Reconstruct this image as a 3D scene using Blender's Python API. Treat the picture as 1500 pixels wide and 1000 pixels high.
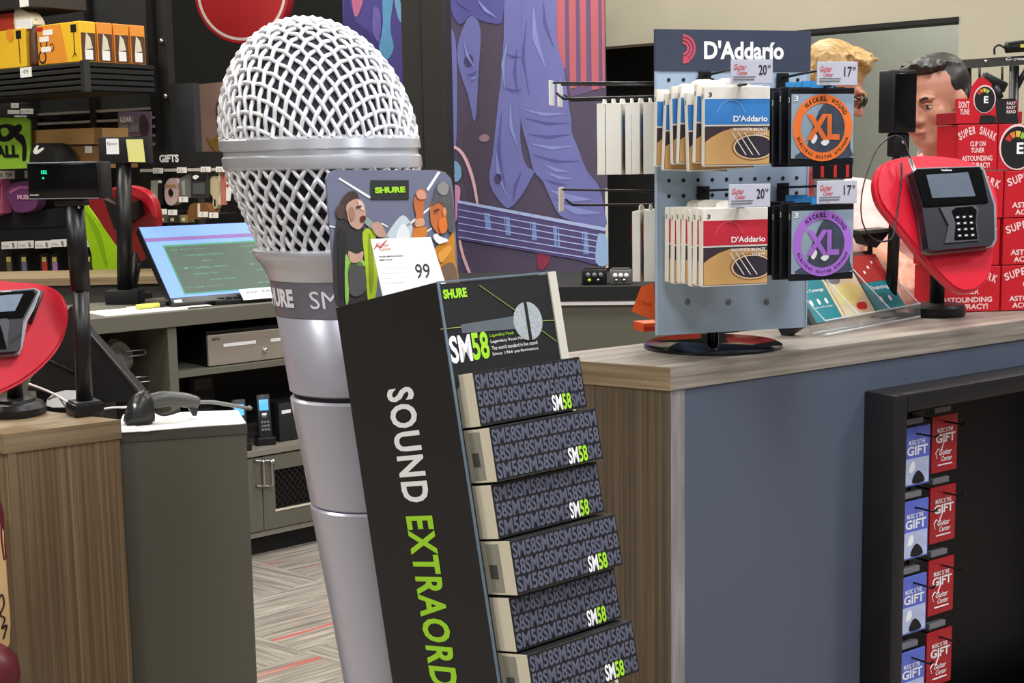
import bpy, bmesh, math, random
from mathutils import Matrix, Vector, Euler
random.seed(7)
for o in list(bpy.data.objects): bpy.data.objects.remove(o)
SC = bpy.context.scene
COL = SC.collection
PI = math.pi

# ------------------------------------------------------------------ camera
FPX = 2000.0                       # focal length in pixels of the 1500 x 1000 frame
EYE = Vector((0, 0, 1.42))
PITCH = math.radians(7.55)
ROLL = math.radians(0.96)
CR = Matrix.Rotation(PI/2 - PITCH, 3, 'X') @ Matrix.Rotation(-ROLL, 3, 'Z')
cam_d = bpy.data.cameras.new('camera')
cam_d.sensor_width = 36.0
cam_d.lens = 36.0*FPX/1500.0
cam_d.clip_start = 0.05
cam = bpy.data.objects.new('camera', cam_d)
COL.objects.link(cam)
cam.matrix_world = Matrix.Translation(EYE) @ CR.to_4x4()
SC.camera = cam

# ------------------------------------------------------------------ light
w = bpy.data.worlds.new('store_ambient'); SC.world = w
w.use_nodes = True
bg = w.node_tree.nodes['Background']
bg.inputs[0].default_value = (0.95, 0.97, 1.0, 1)
bg.inputs[1].default_value = 0.3
def ceiling_lamp(x, y, z, sx, sy, power, col=(1, 0.96, 0.9)):
    l = bpy.data.lights.new('ceiling_lamp', 'AREA'); l.shape = 'RECTANGLE'
    l.size = sx; l.size_y = sy; l.energy = power; l.color = col
    o = bpy.data.objects.new('ceiling_lamp', l); COL.objects.link(o)
    o.location = (x, y, z)
    return o
for (x, y, p, c) in ((-3.2, -1.0, 62, (1, .97, .93)), (0.2, -1.2, 62, (.97, .97, 1)), (3.4, -1.0, 62, (.88, .92, 1)),
                     (-3.2, 1.8, 62, (1, .96, .9)), (0.9, 1.5, 62, (.98, .97, 1)), (3.8, 1.9, 62, (.9, .93, 1)),
                     (-3.0, 4.6, 62, (1, .95, .86)), (0.3, 4.4, 62, (1, .97, .92)), (3.3, 4.5, 62, (1, .96, .9)),
                     (-2.6, 6.6, 50, (1, .95, .86)), (0.6, 6.7, 44, (1, .96, .9))):
    ceiling_lamp(x, y, 3.86, 1.2, 0.6, p, c)
ceiling_lamp(2.6, 7.4, 3.8, 1.2, 0.6, 110, (1, .98, .94))       # added lamp, brightens the grey inner wall behind the service opening
SC.view_settings.view_transform = 'Standard'
SC.view_settings.look = 'None'
SC.view_settings.gamma = 1.0
SC.view_settings.exposure = 0.45
SC.view_settings.use_curve_mapping = False

# ------------------------------------------------------------------ survey helpers (measure real positions off the frame)
def ray(px, py):
    return (CR @ Vector(((px-750)/FPX, (500-py)/FPX, -1))).normalized()
def on_z(px, py, z):
    d = ray(px, py); t = (z-EYE.z)/d.z
    return EYE + d*t
def on_d(px, py, dist):            # at ground distance "dist" along the view direction
    d = ray(px, py); return EYE + d*(dist/d.y)
def F(loc, rz=0, tilt=0, ry=0):    # frame: local -Y is the front, +X its right, +Z up; tilt leans it back
    return (Matrix.Translation(Vector(loc)) @ Matrix.Rotation(math.radians(rz), 4, 'Z')
            @ Matrix.Rotation(math.radians(-tilt), 4, 'X') @ Matrix.Rotation(math.radians(ry), 4, 'Y'))
def PL(M, px, py, y=0.0):          # local (x, z) where the sight line meets the plane local y = const
    Mi = M.inverted(); o = Mi @ EYE; d = Mi.to_3x3() @ ray(px, py)
    t = (y-o.y)/d.y; p = o+d*t
    return (p.x, p.z)

# ------------------------------------------------------------------ materials
def lin(c):
    return tuple(((v/255)/12.92 if v/255 <= .04045 else ((v/255+.055)/1.055)**2.4) for v in c)
MATS = {}
def mat(name, rgb, rough=.5, metal=0., var=.06, scale=30., bump=0., coat=0., emit=0., alpha=1., trans=0., spec=.5, ior=1.45, bdist=.002):
    if name in MATS: return MATS[name]
    m = bpy.data.materials.new(name); m.use_nodes = True
    nt = m.node_tree; b = nt.nodes['Principled BSDF']
    c = lin(rgb)
    tc = nt.nodes.new('ShaderNodeTexCoord'); nz = nt.nodes.new('ShaderNodeTexNoise')
    nz.inputs['Scale'].default_value = scale; nz.inputs['Detail'].default_value = 4
    nt.links.new(tc.outputs['Object'], nz.inputs['Vector'])
    mx = nt.nodes.new('ShaderNodeMix'); mx.data_type = 'RGBA'
    mx.inputs['A'].default_value = (*[max(0, v*(1-var)) for v in c], 1)
    mx.inputs['B'].default_value = (*[min(1, v*(1+var)) for v in c], 1)
    nt.links.new(nz.outputs['Fac'], mx.inputs['Factor'])
    nt.links.new(mx.outputs['Result'], b.inputs['Base Color'])
    b.inputs['Roughness'].default_value = rough; b.inputs['Metallic'].default_value = metal
    b.inputs['Coat Weight'].default_value = coat; b.inputs['Alpha'].default_value = alpha
    b.inputs['Transmission Weight'].default_value = trans
    b.inputs['Specular IOR Level'].default_value = spec; b.inputs['IOR'].default_value = ior
    if emit:
        nt.links.new(mx.outputs['Result'], b.inputs['Emission Color']); b.inputs['Emission Strength'].default_value = emit
    if bump:
        bp = nt.nodes.new('ShaderNodeBump'); bp.inputs['Strength'].default_value = bump; bp.inputs['Distance'].default_value = bdist
        nt.links.new(nz.outputs['Fac'], bp.inputs['Height']); nt.links.new(bp.outputs['Normal'], b.inputs['Normal'])
    MATS[name] = m
    return m
def grain(name, c1, c2, sc, rough=.5, c3=None, bump=.15, coord='Object'):
    """streaky laminate: sc = noise scale per local axis"""
    m = bpy.data.materials.new(name); m.use_nodes = True
    nt = m.node_tree; b = nt.nodes['Principled BSDF']
    tc = nt.nodes.new('ShaderNodeTexCoord'); mp = nt.nodes.new('ShaderNodeMapping'); mp.inputs['Scale'].default_value = sc
    nt.links.new(tc.outputs[coord], mp.inputs['Vector'])
    nz = nt.nodes.new('ShaderNodeTexNoise'); nz.inputs['Scale'].default_value = 1; nz.inputs['Detail'].default_value = 5; nz.inputs['Roughness'].default_value = .65
    nt.links.new(mp.outputs[0], nz.inputs['Vector'])
    cr = nt.nodes.new('ShaderNodeValToRGB')
    cr.color_ramp.elements[0].position = .34; cr.color_ramp.elements[0].color = (*lin(c1), 1)
    cr.color_ramp.elements[1].position = .66; cr.color_ramp.elements[1].color = (*lin(c2), 1)
    if c3:
        e = cr.color_ramp.elements.new(.5); e.color = (*lin(c3), 1)
    nt.links.new(nz.outputs['Fac'], cr.inputs[0]); nt.links.new(cr.outputs[0], b.inputs['Base Color'])
    b.inputs['Roughness'].default_value = rough
    bp = nt.nodes.new('ShaderNodeBump'); bp.inputs['Strength'].default_value = bump; bp.inputs['Distance'].default_value = .001
    nt.links.new(nz.outputs['Fac'], bp.inputs['Height']); nt.links.new(bp.outputs['Normal'], b.inputs['Normal'])
    MATS[name] = m
    return m

# ------------------------------------------------------------------ mesh helpers
class B:
    def __init__(s): s.bm = bmesh.new()
    def face(s, pts):
        vs = [s.bm.verts.new(p) for p in pts]
        try: return s.bm.faces.new(vs)
        except ValueError: return None
    def box(s, x0, x1, y0, y1, z0, z1, bev=0., seg=2):
        r = bmesh.ops.create_cube(s.bm, size=1)
        for v in r['verts']:
            v.co = Vector(((x0+x1)/2+v.co.x*(x1-x0), (y0+y1)/2+v.co.y*(y1-y0), (z0+z1)/2+v.co.z*(z1-z0)))
        if bev:
            es = list({e for v in r['verts'] for e in v.link_edges})
            bmesh.ops.bevel(s.bm, geom=es, offset=bev, segments=seg, affect='EDGES', profile=.5)
        return s
    def prism(s, poly, y0, y1, axis='Y'):
        """polygon in (x,z) extruded along y, in (x,y) along z, or in (y,z) along x"""
        f = {'Y': lambda p, t: (p[0], t, p[1]), 'Z': lambda p, t: (p[0], p[1], t), 'X': lambda p, t: (t, p[0], p[1])}[axis]
        a = [s.bm.verts.new(f(p, y0)) for p in poly]; b = [s.bm.verts.new(f(p, y1)) for p in poly]
        n = len(poly)
        fs = [s.bm.faces.new(a), s.bm.faces.new(b[::-1])]
        for i in range(n): fs.append(s.bm.faces.new((a[i], b[i], b[(i+1) % n], a[(i+1) % n])))
        bmesh.ops.recalc_face_normals(s.bm, faces=fs)
        return s
    def plate(s, poly, y):            # flat polygon facing local -Y
        f = s.face([(p[0], y, p[1]) for p in poly])
        if f:
            f.normal_update()
            if f.normal.y > 0: f.normal_flip()
        return s
    def tube(s, pts, r, seg=8, closed=False, cap=True):
        pts = [Vector(p) for p in pts]; n = len(pts)
        rr = r if isinstance(r, (list, tuple)) else [r]*n
        rings = []; ref = None
        for i, p in enumerate(pts):
            if closed: t = pts[(i+1) % n]-pts[i-1]
            else: t = pts[min(i+1, n-1)]-pts[max(i-1, 0)]
            if t.length < 1e-9: t = Vector((0, 0, 1))
            t.normalize()
            if ref is None:
                ref = t.orthogonal().normalized()
            else:
                ref = (ref-t*ref.dot(t))
                ref = ref.normalized() if ref.length > 1e-6 else t.orthogonal().normalized()
            bi = t.cross(ref)
            rings.append([s.bm.verts.new(p+(ref*math.cos(a)+bi*math.sin(a))*rr[i]) for a in [2*PI*k/seg for k in range(seg)]])
        m = n if closed else n-1
        for i in range(m):
            a, b = rings[i], rings[(i+1) % n]
            for k in range(seg): s.bm.faces.new((a[k], a[(k+1) % seg], b[(k+1) % seg], b[k]))
        if cap and not closed:
            s.bm.faces.new(rings[0][::-1]); s.bm.faces.new(rings[-1])
        return s
    def lathe(s, prof, seg=24, c=(0, 0, 0), sx=1., sy=1.):
        rings = []
        for (r, z) in prof:
            if r < 1e-6: rings.append([s.bm.verts.new((c[0], c[1], c[2]+z))])
            else: rings.append([s.bm.verts.new((c[0]+sx*r*math.cos(2*PI*k/seg), c[1]+sy*r*math.sin(2*PI*k/seg), c[2]+z)) for k in range(seg)])
        fs = []
        for a, b in zip(rings, rings[1:]):
            for k in range(seg):
                k2 = (k+1) % seg
                if len(a) == 1 and len(b) == 1: continue
                if len(a) == 1: fs.append(s.bm.faces.new((a[0], b[k2], b[k])))
                elif len(b) == 1: fs.append(s.bm.faces.new((a[k], a[k2], b[0])))
                else: fs.append(s.bm.faces.new((a[k], a[k2], b[k2], b[k])))
        if len(rings[0]) > 1: fs.append(s.bm.faces.new(rings[0][::-1]))
        if len(rings[-1]) > 1: fs.append(s.bm.faces.new(rings[-1]))
        bmesh.ops.recalc_face_normals(s.bm, faces=fs)
        return s
    def ball(s, c, r, rot=None, u=16, v=10):
        r = r if isinstance(r, (tuple, list)) else (r, r, r)
        M = Matrix.Translation(Vector(c)) @ (rot.to_4x4() if rot else Matrix.Identity(4)) @ Matrix.Diagonal((*r, 1))
        top = s.bm.verts.new(M @ Vector((0, 0, 1))); bot = s.bm.verts.new(M @ Vector((0, 0, -1)))
        rg = [[s.bm.verts.new(M @ Vector((math.sin(PI*j/v)*math.cos(2*PI*i/u), math.sin(PI*j/v)*math.sin(2*PI*i/u), math.cos(PI*j/v)))) for i in range(u)] for j in range(1, v)]
        for i in range(u):
            k = (i+1) % u
            s.bm.faces.new((top, rg[0][i], rg[0][k])); s.bm.faces.new((bot, rg[-1][k], rg[-1][i]))
            for a, b in zip(rg, rg[1:]): s.bm.faces.new((a[i], b[i], b[k], a[k]))
        return s
    def cone(s, p0, p1, r0, r1):
        s.tube([p0, p1], [r0, r1], 12); s.ball(p0, r0, u=12, v=8); s.ball(p1, r1, u=12, v=8)
        return s
    def disc(s, x, z, r, y, seg=20, rz=None):
        rz = rz or r
        return s.plate([(x+r*math.cos(2*PI*k/seg), z+rz*math.sin(2*PI*k/seg)) for k in range(seg)], y)
    def ring(s, x, z, r0, r1, y, seg=32, a0=0, a1=2*PI, k=1.):
        n = seg
        for i in range(n):
            a = a0+(a1-a0)*i/n; b = a0+(a1-a0)*(i+1)/n
            s.plate([(x+r0*math.cos(a), z+k*r0*math.sin(a)), (x+r1*math.cos(a), z+k*r1*math.sin(a)),
                     (x+r1*math.cos(b), z+k*r1*math.sin(b)), (x+r0*math.cos(b), z+k*r0*math.sin(b))], y)
        return s
    def out(s, name, m, parent=None, smooth=False, M=None):
        me = bpy.data.meshes.new(name)
        if smooth:
            for f in s.bm.faces: f.smooth = True
        s.bm.to_mesh(me); s.bm.free()
        if smooth == 'auto':
            me.set_sharp_from_angle(angle=math.radians(38))
        me.materials.append(m)
        o = bpy.data.objects.new(name, me); COL.objects.link(o)
        if parent is not None: o.parent = parent
        if M is not None: o.matrix_world = M
        return o
def tag(o, label, cat, group=None):
    o['label'] = label; o['category'] = cat
    if group: o['group'] = group
    return o
def struct(o):
    o['kind'] = 'structure'; return o
def thing(name, M, label, cat, group=None):
    o = bpy.data.objects.new(name, None); COL.objects.link(o)
    o.matrix_world = M; o.empty_display_size = .05
    return tag(o, label, cat, group)
def copy_tree(o, parent=None):
    c = o.copy(); COL.objects.link(c)
    if parent is not None: c.parent = parent
    for ch in [x for x in bpy.data.objects if x.parent == o]: copy_tree(ch, c)
    return c
def smooth_poly(pts, n=4):
    out = []; N = len(pts)
    for i in range(N):
        p0, p1, p2, p3 = pts[i-1], pts[i], pts[(i+1) % N], pts[(i+2) % N]
        for k in range(n):
            t = k/n
            out.append(tuple(.5*((2*p1[j])+(-p0[j]+p2[j])*t+(2*p0[j]-5*p1[j]+4*p2[j]-p3[j])*t*t+(-p0[j]+3*p1[j]-3*p2[j]+p3[j])*t**3) for j in (0, 1)))
    return out
def spline(pts, n=6):
    pts = [Vector(p) for p in pts]; out = []
    for i in range(len(pts)-1):
        p0, p1, p2, p3 = pts[max(i-1, 0)], pts[i], pts[i+1], pts[min(i+2, len(pts)-1)]
        for k in range(n):
            t = k/n
            out.append(.5*((2*p1)+(-p0+p2)*t+(2*p0-5*p1+4*p2-p3)*t*t+(-p0+3*p1-3*p2+p3)*t**3))
    out.append(pts[-1]); return out
TXT = {}
def glyphs(s, bold=0., shear=0., spacing=1.):
    key = (s, bold, shear, spacing)
    if key in TXT: return TXT[key]
    c = bpy.data.curves.new('t', 'FONT'); c.body = s; c.size = 1; c.offset = bold; c.shear = shear
    c.space_character = spacing; c.resolution_u = 3; c.fill_mode = 'FRONT'
    o = bpy.data.objects.new('t', c); COL.objects.link(o)
    me = o.to_mesh()
    vs = [tuple(v.co) for v in me.vertices]; fs = [tuple(p.vertices) for p in me.polygons]
    o.to_mesh_clear(); bpy.data.objects.remove(o); bpy.data.curves.remove(c)
    xs = [v[0] for v in vs]; ys = [v[1] for v in vs]
    TXT[key] = (vs, fs, min(xs), max(xs), min(ys), max(ys))
    return TXT[key]
def text(name, s, x0, x1, z0, z1, y, m, parent=None, bold=0., shear=0., rot=0, spacing=1., fn=None, M=None):
    """lettering filling the rectangle x0..x1, z0..z1 of local plane y; rot=-90 reads downwards"""
    vs, fs, a, b, c, d = glyphs(s, bold, shear, spacing)
    vv = []
    for v in vs:
        u = (v[0]-a)/(b-a); t = (v[1]-c)/(d-c)
        if rot == -90: u, t = t, 1-u
        p = (x0+u*(x1-x0), y, z0+t*(z1-z0))
        vv.append(fn(p) if fn else p)
    me = bpy.data.meshes.new(name); me.from_pydata(vv, [], fs); me.materials.append(m)
    o = bpy.data.objects.new(name, me); COL.objects.link(o)
    if parent is not None: o.parent = parent
    if M is not None: o.matrix_world = M
    return o
def decal(name, M, px, y, m, parent, sm=0, yp=None):
    """flat print: outline measured in the frame on the plane local y=yp, laid at local y"""
    pts = [PL(M, a, b, y if yp is None else yp) for a, b in px]
    if sm: pts = smooth_poly(pts, sm)
    return B().plate(pts, y).out(name, m, parent)
def blob(name, fill, voxel, m, parent=None, M=None, it=6, fac=.5, fold=0.):
    b = B(); fill(b)
    me = bpy.data.meshes.new('tmp'); b.bm.to_mesh(me); b.bm.free()
    ts = bpy.data.scenes.new('tmp')
    o = bpy.data.objects.new('tmp', me); ts.collection.objects.link(o)
    r = o.modifiers.new('r', 'REMESH'); r.mode = 'VOXEL'; r.voxel_size = voxel; r.use_smooth_shade = True
    if it:
        sm = o.modifiers.new('s', 'SMOOTH'); sm.factor = fac; sm.iterations = it
    with bpy.context.temp_override(scene=ts, view_layer=ts.view_layers[0]):
        dg = bpy.context.evaluated_depsgraph_get()
    me2 = bpy.data.meshes.new_from_object(o.evaluated_get(dg))
    bpy.data.objects.remove(o); bpy.data.meshes.remove(me); bpy.data.scenes.remove(ts)
    if fold:                          # soft cloth folds
        co = [v.co.copy() for v in me2.vertices]; no = [v.normal.copy() for v in me2.vertices]
        for v, c, n in zip(me2.vertices, co, no):
            f = math.sin(c.z*34+c.x*30+3*math.sin(c.y*17))+.7*math.sin(c.z*21-c.x*44+c.y*38+2*math.sin(c.z*23))
            v.co = c+n*fold*(f-.6*abs(f))
    me2.name = name; me2.materials.clear(); me2.materials.append(m)
    for p in me2.polygons: p.use_smooth = True
    q = bpy.data.objects.new(name, me2); COL.objects.link(q)
    if parent is not None: q.parent = parent
    if M is not None: q.matrix_world = M
    return q

# ------------------------------------------------------------------ palette
K = mat('black_plastic', (22, 22, 23), .38)
KM = mat('black_matte', (20, 20, 20), .75, var=.15, scale=60)
KG = mat('black_gloss', (10, 10, 12), .12, coat=.3)
KW = mat('black_wall_paint', (26, 26, 24), .8, var=.2, scale=3)
WHITE = mat('white_paper', (245, 244, 238), .7, var=.02)
CREAM = mat('cream_card', (222, 214, 190), .75, var=.05, scale=80)
PRINTW = mat('white_print', (245, 245, 245), .6, var=.01)
PRINTK = mat('black_print', (18, 18, 20), .6, var=.05)
GREEN = mat('lime_print', (165, 225, 45), .6, var=.02)
REDP = mat('red_print', (205, 40, 40), .55, var=.03)
GREYP = mat('grey_print', (120, 120, 125), .6, var=.03)
SLATE = mat('slate_print', (90, 92, 110), .6, var=.03)
STEEL = mat('brushed_steel', (190, 190, 192), .28, metal=1., var=.05)
CHROME = mat('chrome', (225, 225, 228), .1, metal=1., var=.02)
ORANGE = mat('orange_print', (240, 120, 50), .5, var=.03)
SKIN = mat('skin', (196, 138, 112), .5, var=.08, scale=40)
WOODV = grain('wood_vertical', (98, 79, 56), (152, 129, 97), (170, 170, 1.0), c3=(118, 97, 70))
WOODVR = grain('wood_vertical_dark', (78, 67, 52), (120, 104, 82), (170, 170, 1.0), c3=(100, 86, 66))
WOODH = grain('wood_horizontal', (112, 104, 94), (168, 158, 144), (2.2, 90, 90), c3=(140, 131, 119))
WOODHL = grain('wood_horizontal_warm', (116, 98, 72), (160, 140, 108), (2.2, 90, 90), c3=(138, 119, 90))
WOODSTRIP = grain('wood_strip_grey', (120, 116, 116), (158, 154, 152), (60, 60, 4), c3=(140, 135, 134))
GREYCAB = mat('grey_cabinet_laminate', (92, 90, 78), .55, var=.04, scale=120)
# ================================================================== SETTING
def carpet():
    m = bpy.data.materials.new('striped_carpet'); m.use_nodes = True
    nt = m.node_tree; b = nt.nodes['Principled BSDF']; b.inputs['Roughness'].default_value = .95
    N = nt.nodes.new; Lk = nt.links.new
    tc = N('ShaderNodeTexCoord')
    def streak(rot, sc, seedx):
        r0 = N('ShaderNodeMapping'); r0.inputs['Rotation'].default_value = (0, 0, math.radians(-rot))
        mp = N('ShaderNodeMapping'); mp.inputs['Scale'].default_value = sc; mp.inputs['Location'].default_value = (seedx, 0, 0)
        Lk(tc.outputs['Object'], r0.inputs['Vector']); Lk(r0.outputs[0], mp.inputs['Vector'])
        nz = N('ShaderNodeTexNoise'); nz.inputs['Scale'].default_value = 1; nz.inputs['Detail'].default_value = 4
        Lk(mp.outputs[0], nz.inputs['Vector']); return nz.outputs['Fac']
    # planks of carpet laid in two directions
    ch = N('ShaderNodeTexChecker'); ch.inputs['Scale'].default_value = 2.0
    mp = N('ShaderNodeMapping'); mp.inputs['Rotation'].default_value = (0, 0, math.radians(41)); Lk(tc.outputs['Object'], mp.inputs['Vector']); Lk(mp.outputs[0], ch.inputs['Vector'])
    s1 = streak(40, (4, 60, 1), 0); s2 = streak(-36, (4, 60, 1), 5)
    mx = N('ShaderNodeMix'); mx.data_type = 'FLOAT'; Lk(ch.outputs['Fac'], mx.inputs['Factor']); Lk(s1, mx.inputs['A']); Lk(s2, mx.inputs['B'])
    cr = N('ShaderNodeValToRGB'); e = cr.color_ramp.elements
    e[0].position = .3; e[0].color = (*lin((104, 99, 92)), 1); e[1].position = .68; e[1].color = (*lin((170, 162, 150)), 1)
    n = e.new(.48); n.color = (*lin((136, 129, 119)), 1)
    Lk(mx.outputs['Result'], cr.inputs[0])
    r1 = streak(40, (.7, 18, 1), 9); r2 = streak(-36, (.7, 18, 1), 3)
    mr = N('ShaderNodeMix'); mr.data_type = 'FLOAT'; Lk(ch.outputs['Fac'], mr.inputs['Factor']); Lk(r1, mr.inputs['A']); Lk(r2, mr.inputs['B'])
    rr = N('ShaderNodeValToRGB'); rr.color_ramp.elements[0].position = .60; rr.color_ramp.elements[1].position = .66
    Lk(mr.outputs['Result'], rr.inputs[0])
    red = N('ShaderNodeMix'); red.data_type = 'RGBA'; Lk(rr.outputs[0], red.inputs['Factor']); Lk(cr.outputs[0], red.inputs['A']); red.inputs['B'].default_value = (*lin((176, 92, 84)), 1)
    Lk(red.outputs['Result'], b.inputs['Base Color'])
    fz = N('ShaderNodeTexNoise'); fz.inputs['Scale'].default_value = 260; Lk(tc.outputs['Object'], fz.inputs['Vector'])
    bp = N('ShaderNodeBump'); bp.inputs['Strength'].default_value = .6; bp.inputs['Distance'].default_value = .004; Lk(fz.outputs['Fac'], bp.inputs['Height']); Lk(bp.outputs[0], b.inputs['Normal'])
    return m
struct(B().box(-9, 9, -3, 13, -.1, 0).out('floor', carpet()))
BEIGE = mat('beige_wall_paint', (176, 170, 150), .85, var=.03, scale=6)
GREYW = mat('grey_wall_paint', (146, 150, 142), .85, var=.03, scale=4)
# black back wall of the sales floor
# the rest of the store round the camera: side walls, wall behind, ceiling
struct(B().box(-7.1, -7, -3, 13, 0, 3.9).out('wall_left', mat('far_wall_grey', (96, 92, 86), .85, var=.25, scale=.7)))
struct(B().box(7, 7.1, -3, 13, 0, 3.9).out('wall_far_right', MATS['far_wall_grey']))
struct(B().box(-7, 7, -3.1, -3, 0, 3.9).out('wall_front', MATS['far_wall_grey']))
struct(B().box(-7.1, 7.1, -3.1, 13, 3.9, 4.0).out('ceiling', mat('ceiling_grey', (120, 118, 114), .9)))
WB = F(on_d(600, 237, 8.6), -14); WB.translation.z = 0
struct(B().box(-6, 2.35, 0, .12, 0, 3.9).out('wall_back', KW, M=WB))
# beige bulkhead above the service opening, coming nearer to the right
WH = F(on_d(1145, 237, 7.0), -42); WH.translation.z = 0
xa, za = PL(WH, 880, 71); xb, zb = PL(WH, 1405, 22); zh = (za+zb)/2
x9 = PL(WH, 1600, 100)[0]
xl = PL(WH, 870, 60)[0]-.6
struct(B().prism([(xl, zh), (xb, zh), (xb, 0), (x9+.5, 0), (x9+.5, 3.9), (xl, 3.9)], 0, .15).out('wall_right', BEIGE, M=WH))
xt = PL(WH, 1150, 46)[0]
struct(B().box(xt, xb, -.006, .14, zh-.022, zh-.001).out('trim_1', KM, M=WH))
xg = PL(WH, 1000, 200, 1.5)[0]; xk = PL(WH, 1110, 200, .4)[0]
struct(B().box(xg, xb+2.2, 1.5, 1.62, 0, 3.9).out('wall_inner', GREYW, M=WH))
struct(B().box(xl-.2, xk, .40, .50, 0, 3.2).out('wall_panel', KW, M=WH))
struct(B().box(PL(WH, 1392, 80)[0], xb+.02, .16, .4, 2.08, 2.14).out('trim_2', KM, M=WH))
# square black pillar between the two posters
WP = F(on_d(622, 237, 6.9), -8); WP.translation.z = 0
xp0 = PL(WP, 589, 100)[0]; xp1 = PL(WP, 652, 100)[0]; xpm = PL(WP, 619, 100)[0]
struct(B().box(xp0, xpm-.006, .01, .2, 0, 3.9).box(xpm-.004, xp1, 0, .2, 0, 3.9, .004).out('pillar', mat('pillar_paint', (36, 34, 30), .6, var=.1, scale=4), M=WP))

# ================================================================== RIGHT SERVICE COUNTER
ZC = 1.07
P1 = on_z(982, 538, ZC); P2 = on_z(770, 523, ZC); P3 = on_z(1500, 469, ZC)
rzc = math.degrees(math.atan2(P3.y-P1.y, P3.x-P1.x))
CM = F((P1.x, P1.y, 0), rzc)
ci = CM.inverted()
q2 = ci @ P2
LEN = 2.6
ang = q2.y/q2.x if abs(q2.x) > 1e-6 else 0
def qx(y): return q2.x*y/q2.y
dep = q2.y
counter = thing('service_counter', CM, 'long service counter with wood-look top and blue-grey front panel, gift card niche inside', 'counter')
B().prism([(0, 0), (LEN, 0), (LEN, dep), (q2.x, dep)], ZC-.04, ZC, 'Z').out('countertop', WOODH, counter)
em = F((0, 0, 0), math.degrees(math.atan2(-q2.y, -q2.x)))
ee = B().box(0, math.hypot(q2.x, q2.y), -.0012, .0, ZC-.04, ZC-.0004).out('end_edge', WOODHL, counter)
ee.matrix_basis = Matrix.Translation((q2.x, q2.y, 0)) @ em
B().prism([(.004, .006), (.024, .006), (qx(dep)+.024, dep-.01), (qx(dep)+.004, dep-.01)], 0, ZC-.041, 'Z').out('end_panel', WOODVR, counter)
xs1 = PL(CM, 1004.5, 580)[0]
B().box(.004, xs1, .003, .0055, 0, ZC-.041).out('edge_strip', WOODSTRIP, counter)
NX0, NZ1 = PL(CM, 1269, 573, -.0)
BLUEG = mat('blue_grey_laminate', (84, 92, 108), .42, var=.03, scale=3, coat=.1)
NZ0 = .18; NX1 = NX0+.95; PR = .07; FW = .035
# front panel built round the niche opening
b = B(); b.box(xs1, NX0+.012, .004, .03, 0, ZC-.041); b.box(NX1-.012, LEN, .004, .03, 0, ZC-.041)
b.box(NX0+.012, NX1-.012, .004, .03, NZ1-.012, ZC-.041); b.box(NX0+.012, NX1-.012, .004, .03, 0, NZ0+.012)
b.out('front_panel', BLUEG, counter)
b = B(); b.box(qx(dep)+.03, LEN, dep-.03, dep-.012, 0, ZC-.041)
b.out('back_panel', GREYCAB, counter)
FRM = mat('black_frame_paint', (24, 22, 25), .45, var=.05)
nf = B()
nf.box(NX0, NX0+FW, -PR, .05, NZ0, NZ1, .003); nf.box(NX1-FW, NX1, -PR, .05, NZ0, NZ1, .003)
nf.box(NX0+FW, NX1-FW, -PR, .05, NZ1-FW, NZ1, .003); nf.box(NX0+FW, NX1-FW, -PR, .05, NZ0, NZ0+FW, .003)
nf.out('niche_frame', FRM, counter, smooth='auto')
B().box(NX0+FW, NX1-FW, .10, .11, NZ0, NZ1).box(NX0+.02, NX0+FW, .05, .11, NZ0, NZ1).box(NX1-FW, NX1-.02, .05, .11, NZ0, NZ1).box(NX0+.02, NX1-.02, .05, .11, NZ1-FW, NZ1-.01).out('niche_back', mat('niche_black', (7, 7, 11), .35, spec=.25), counter)

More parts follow.
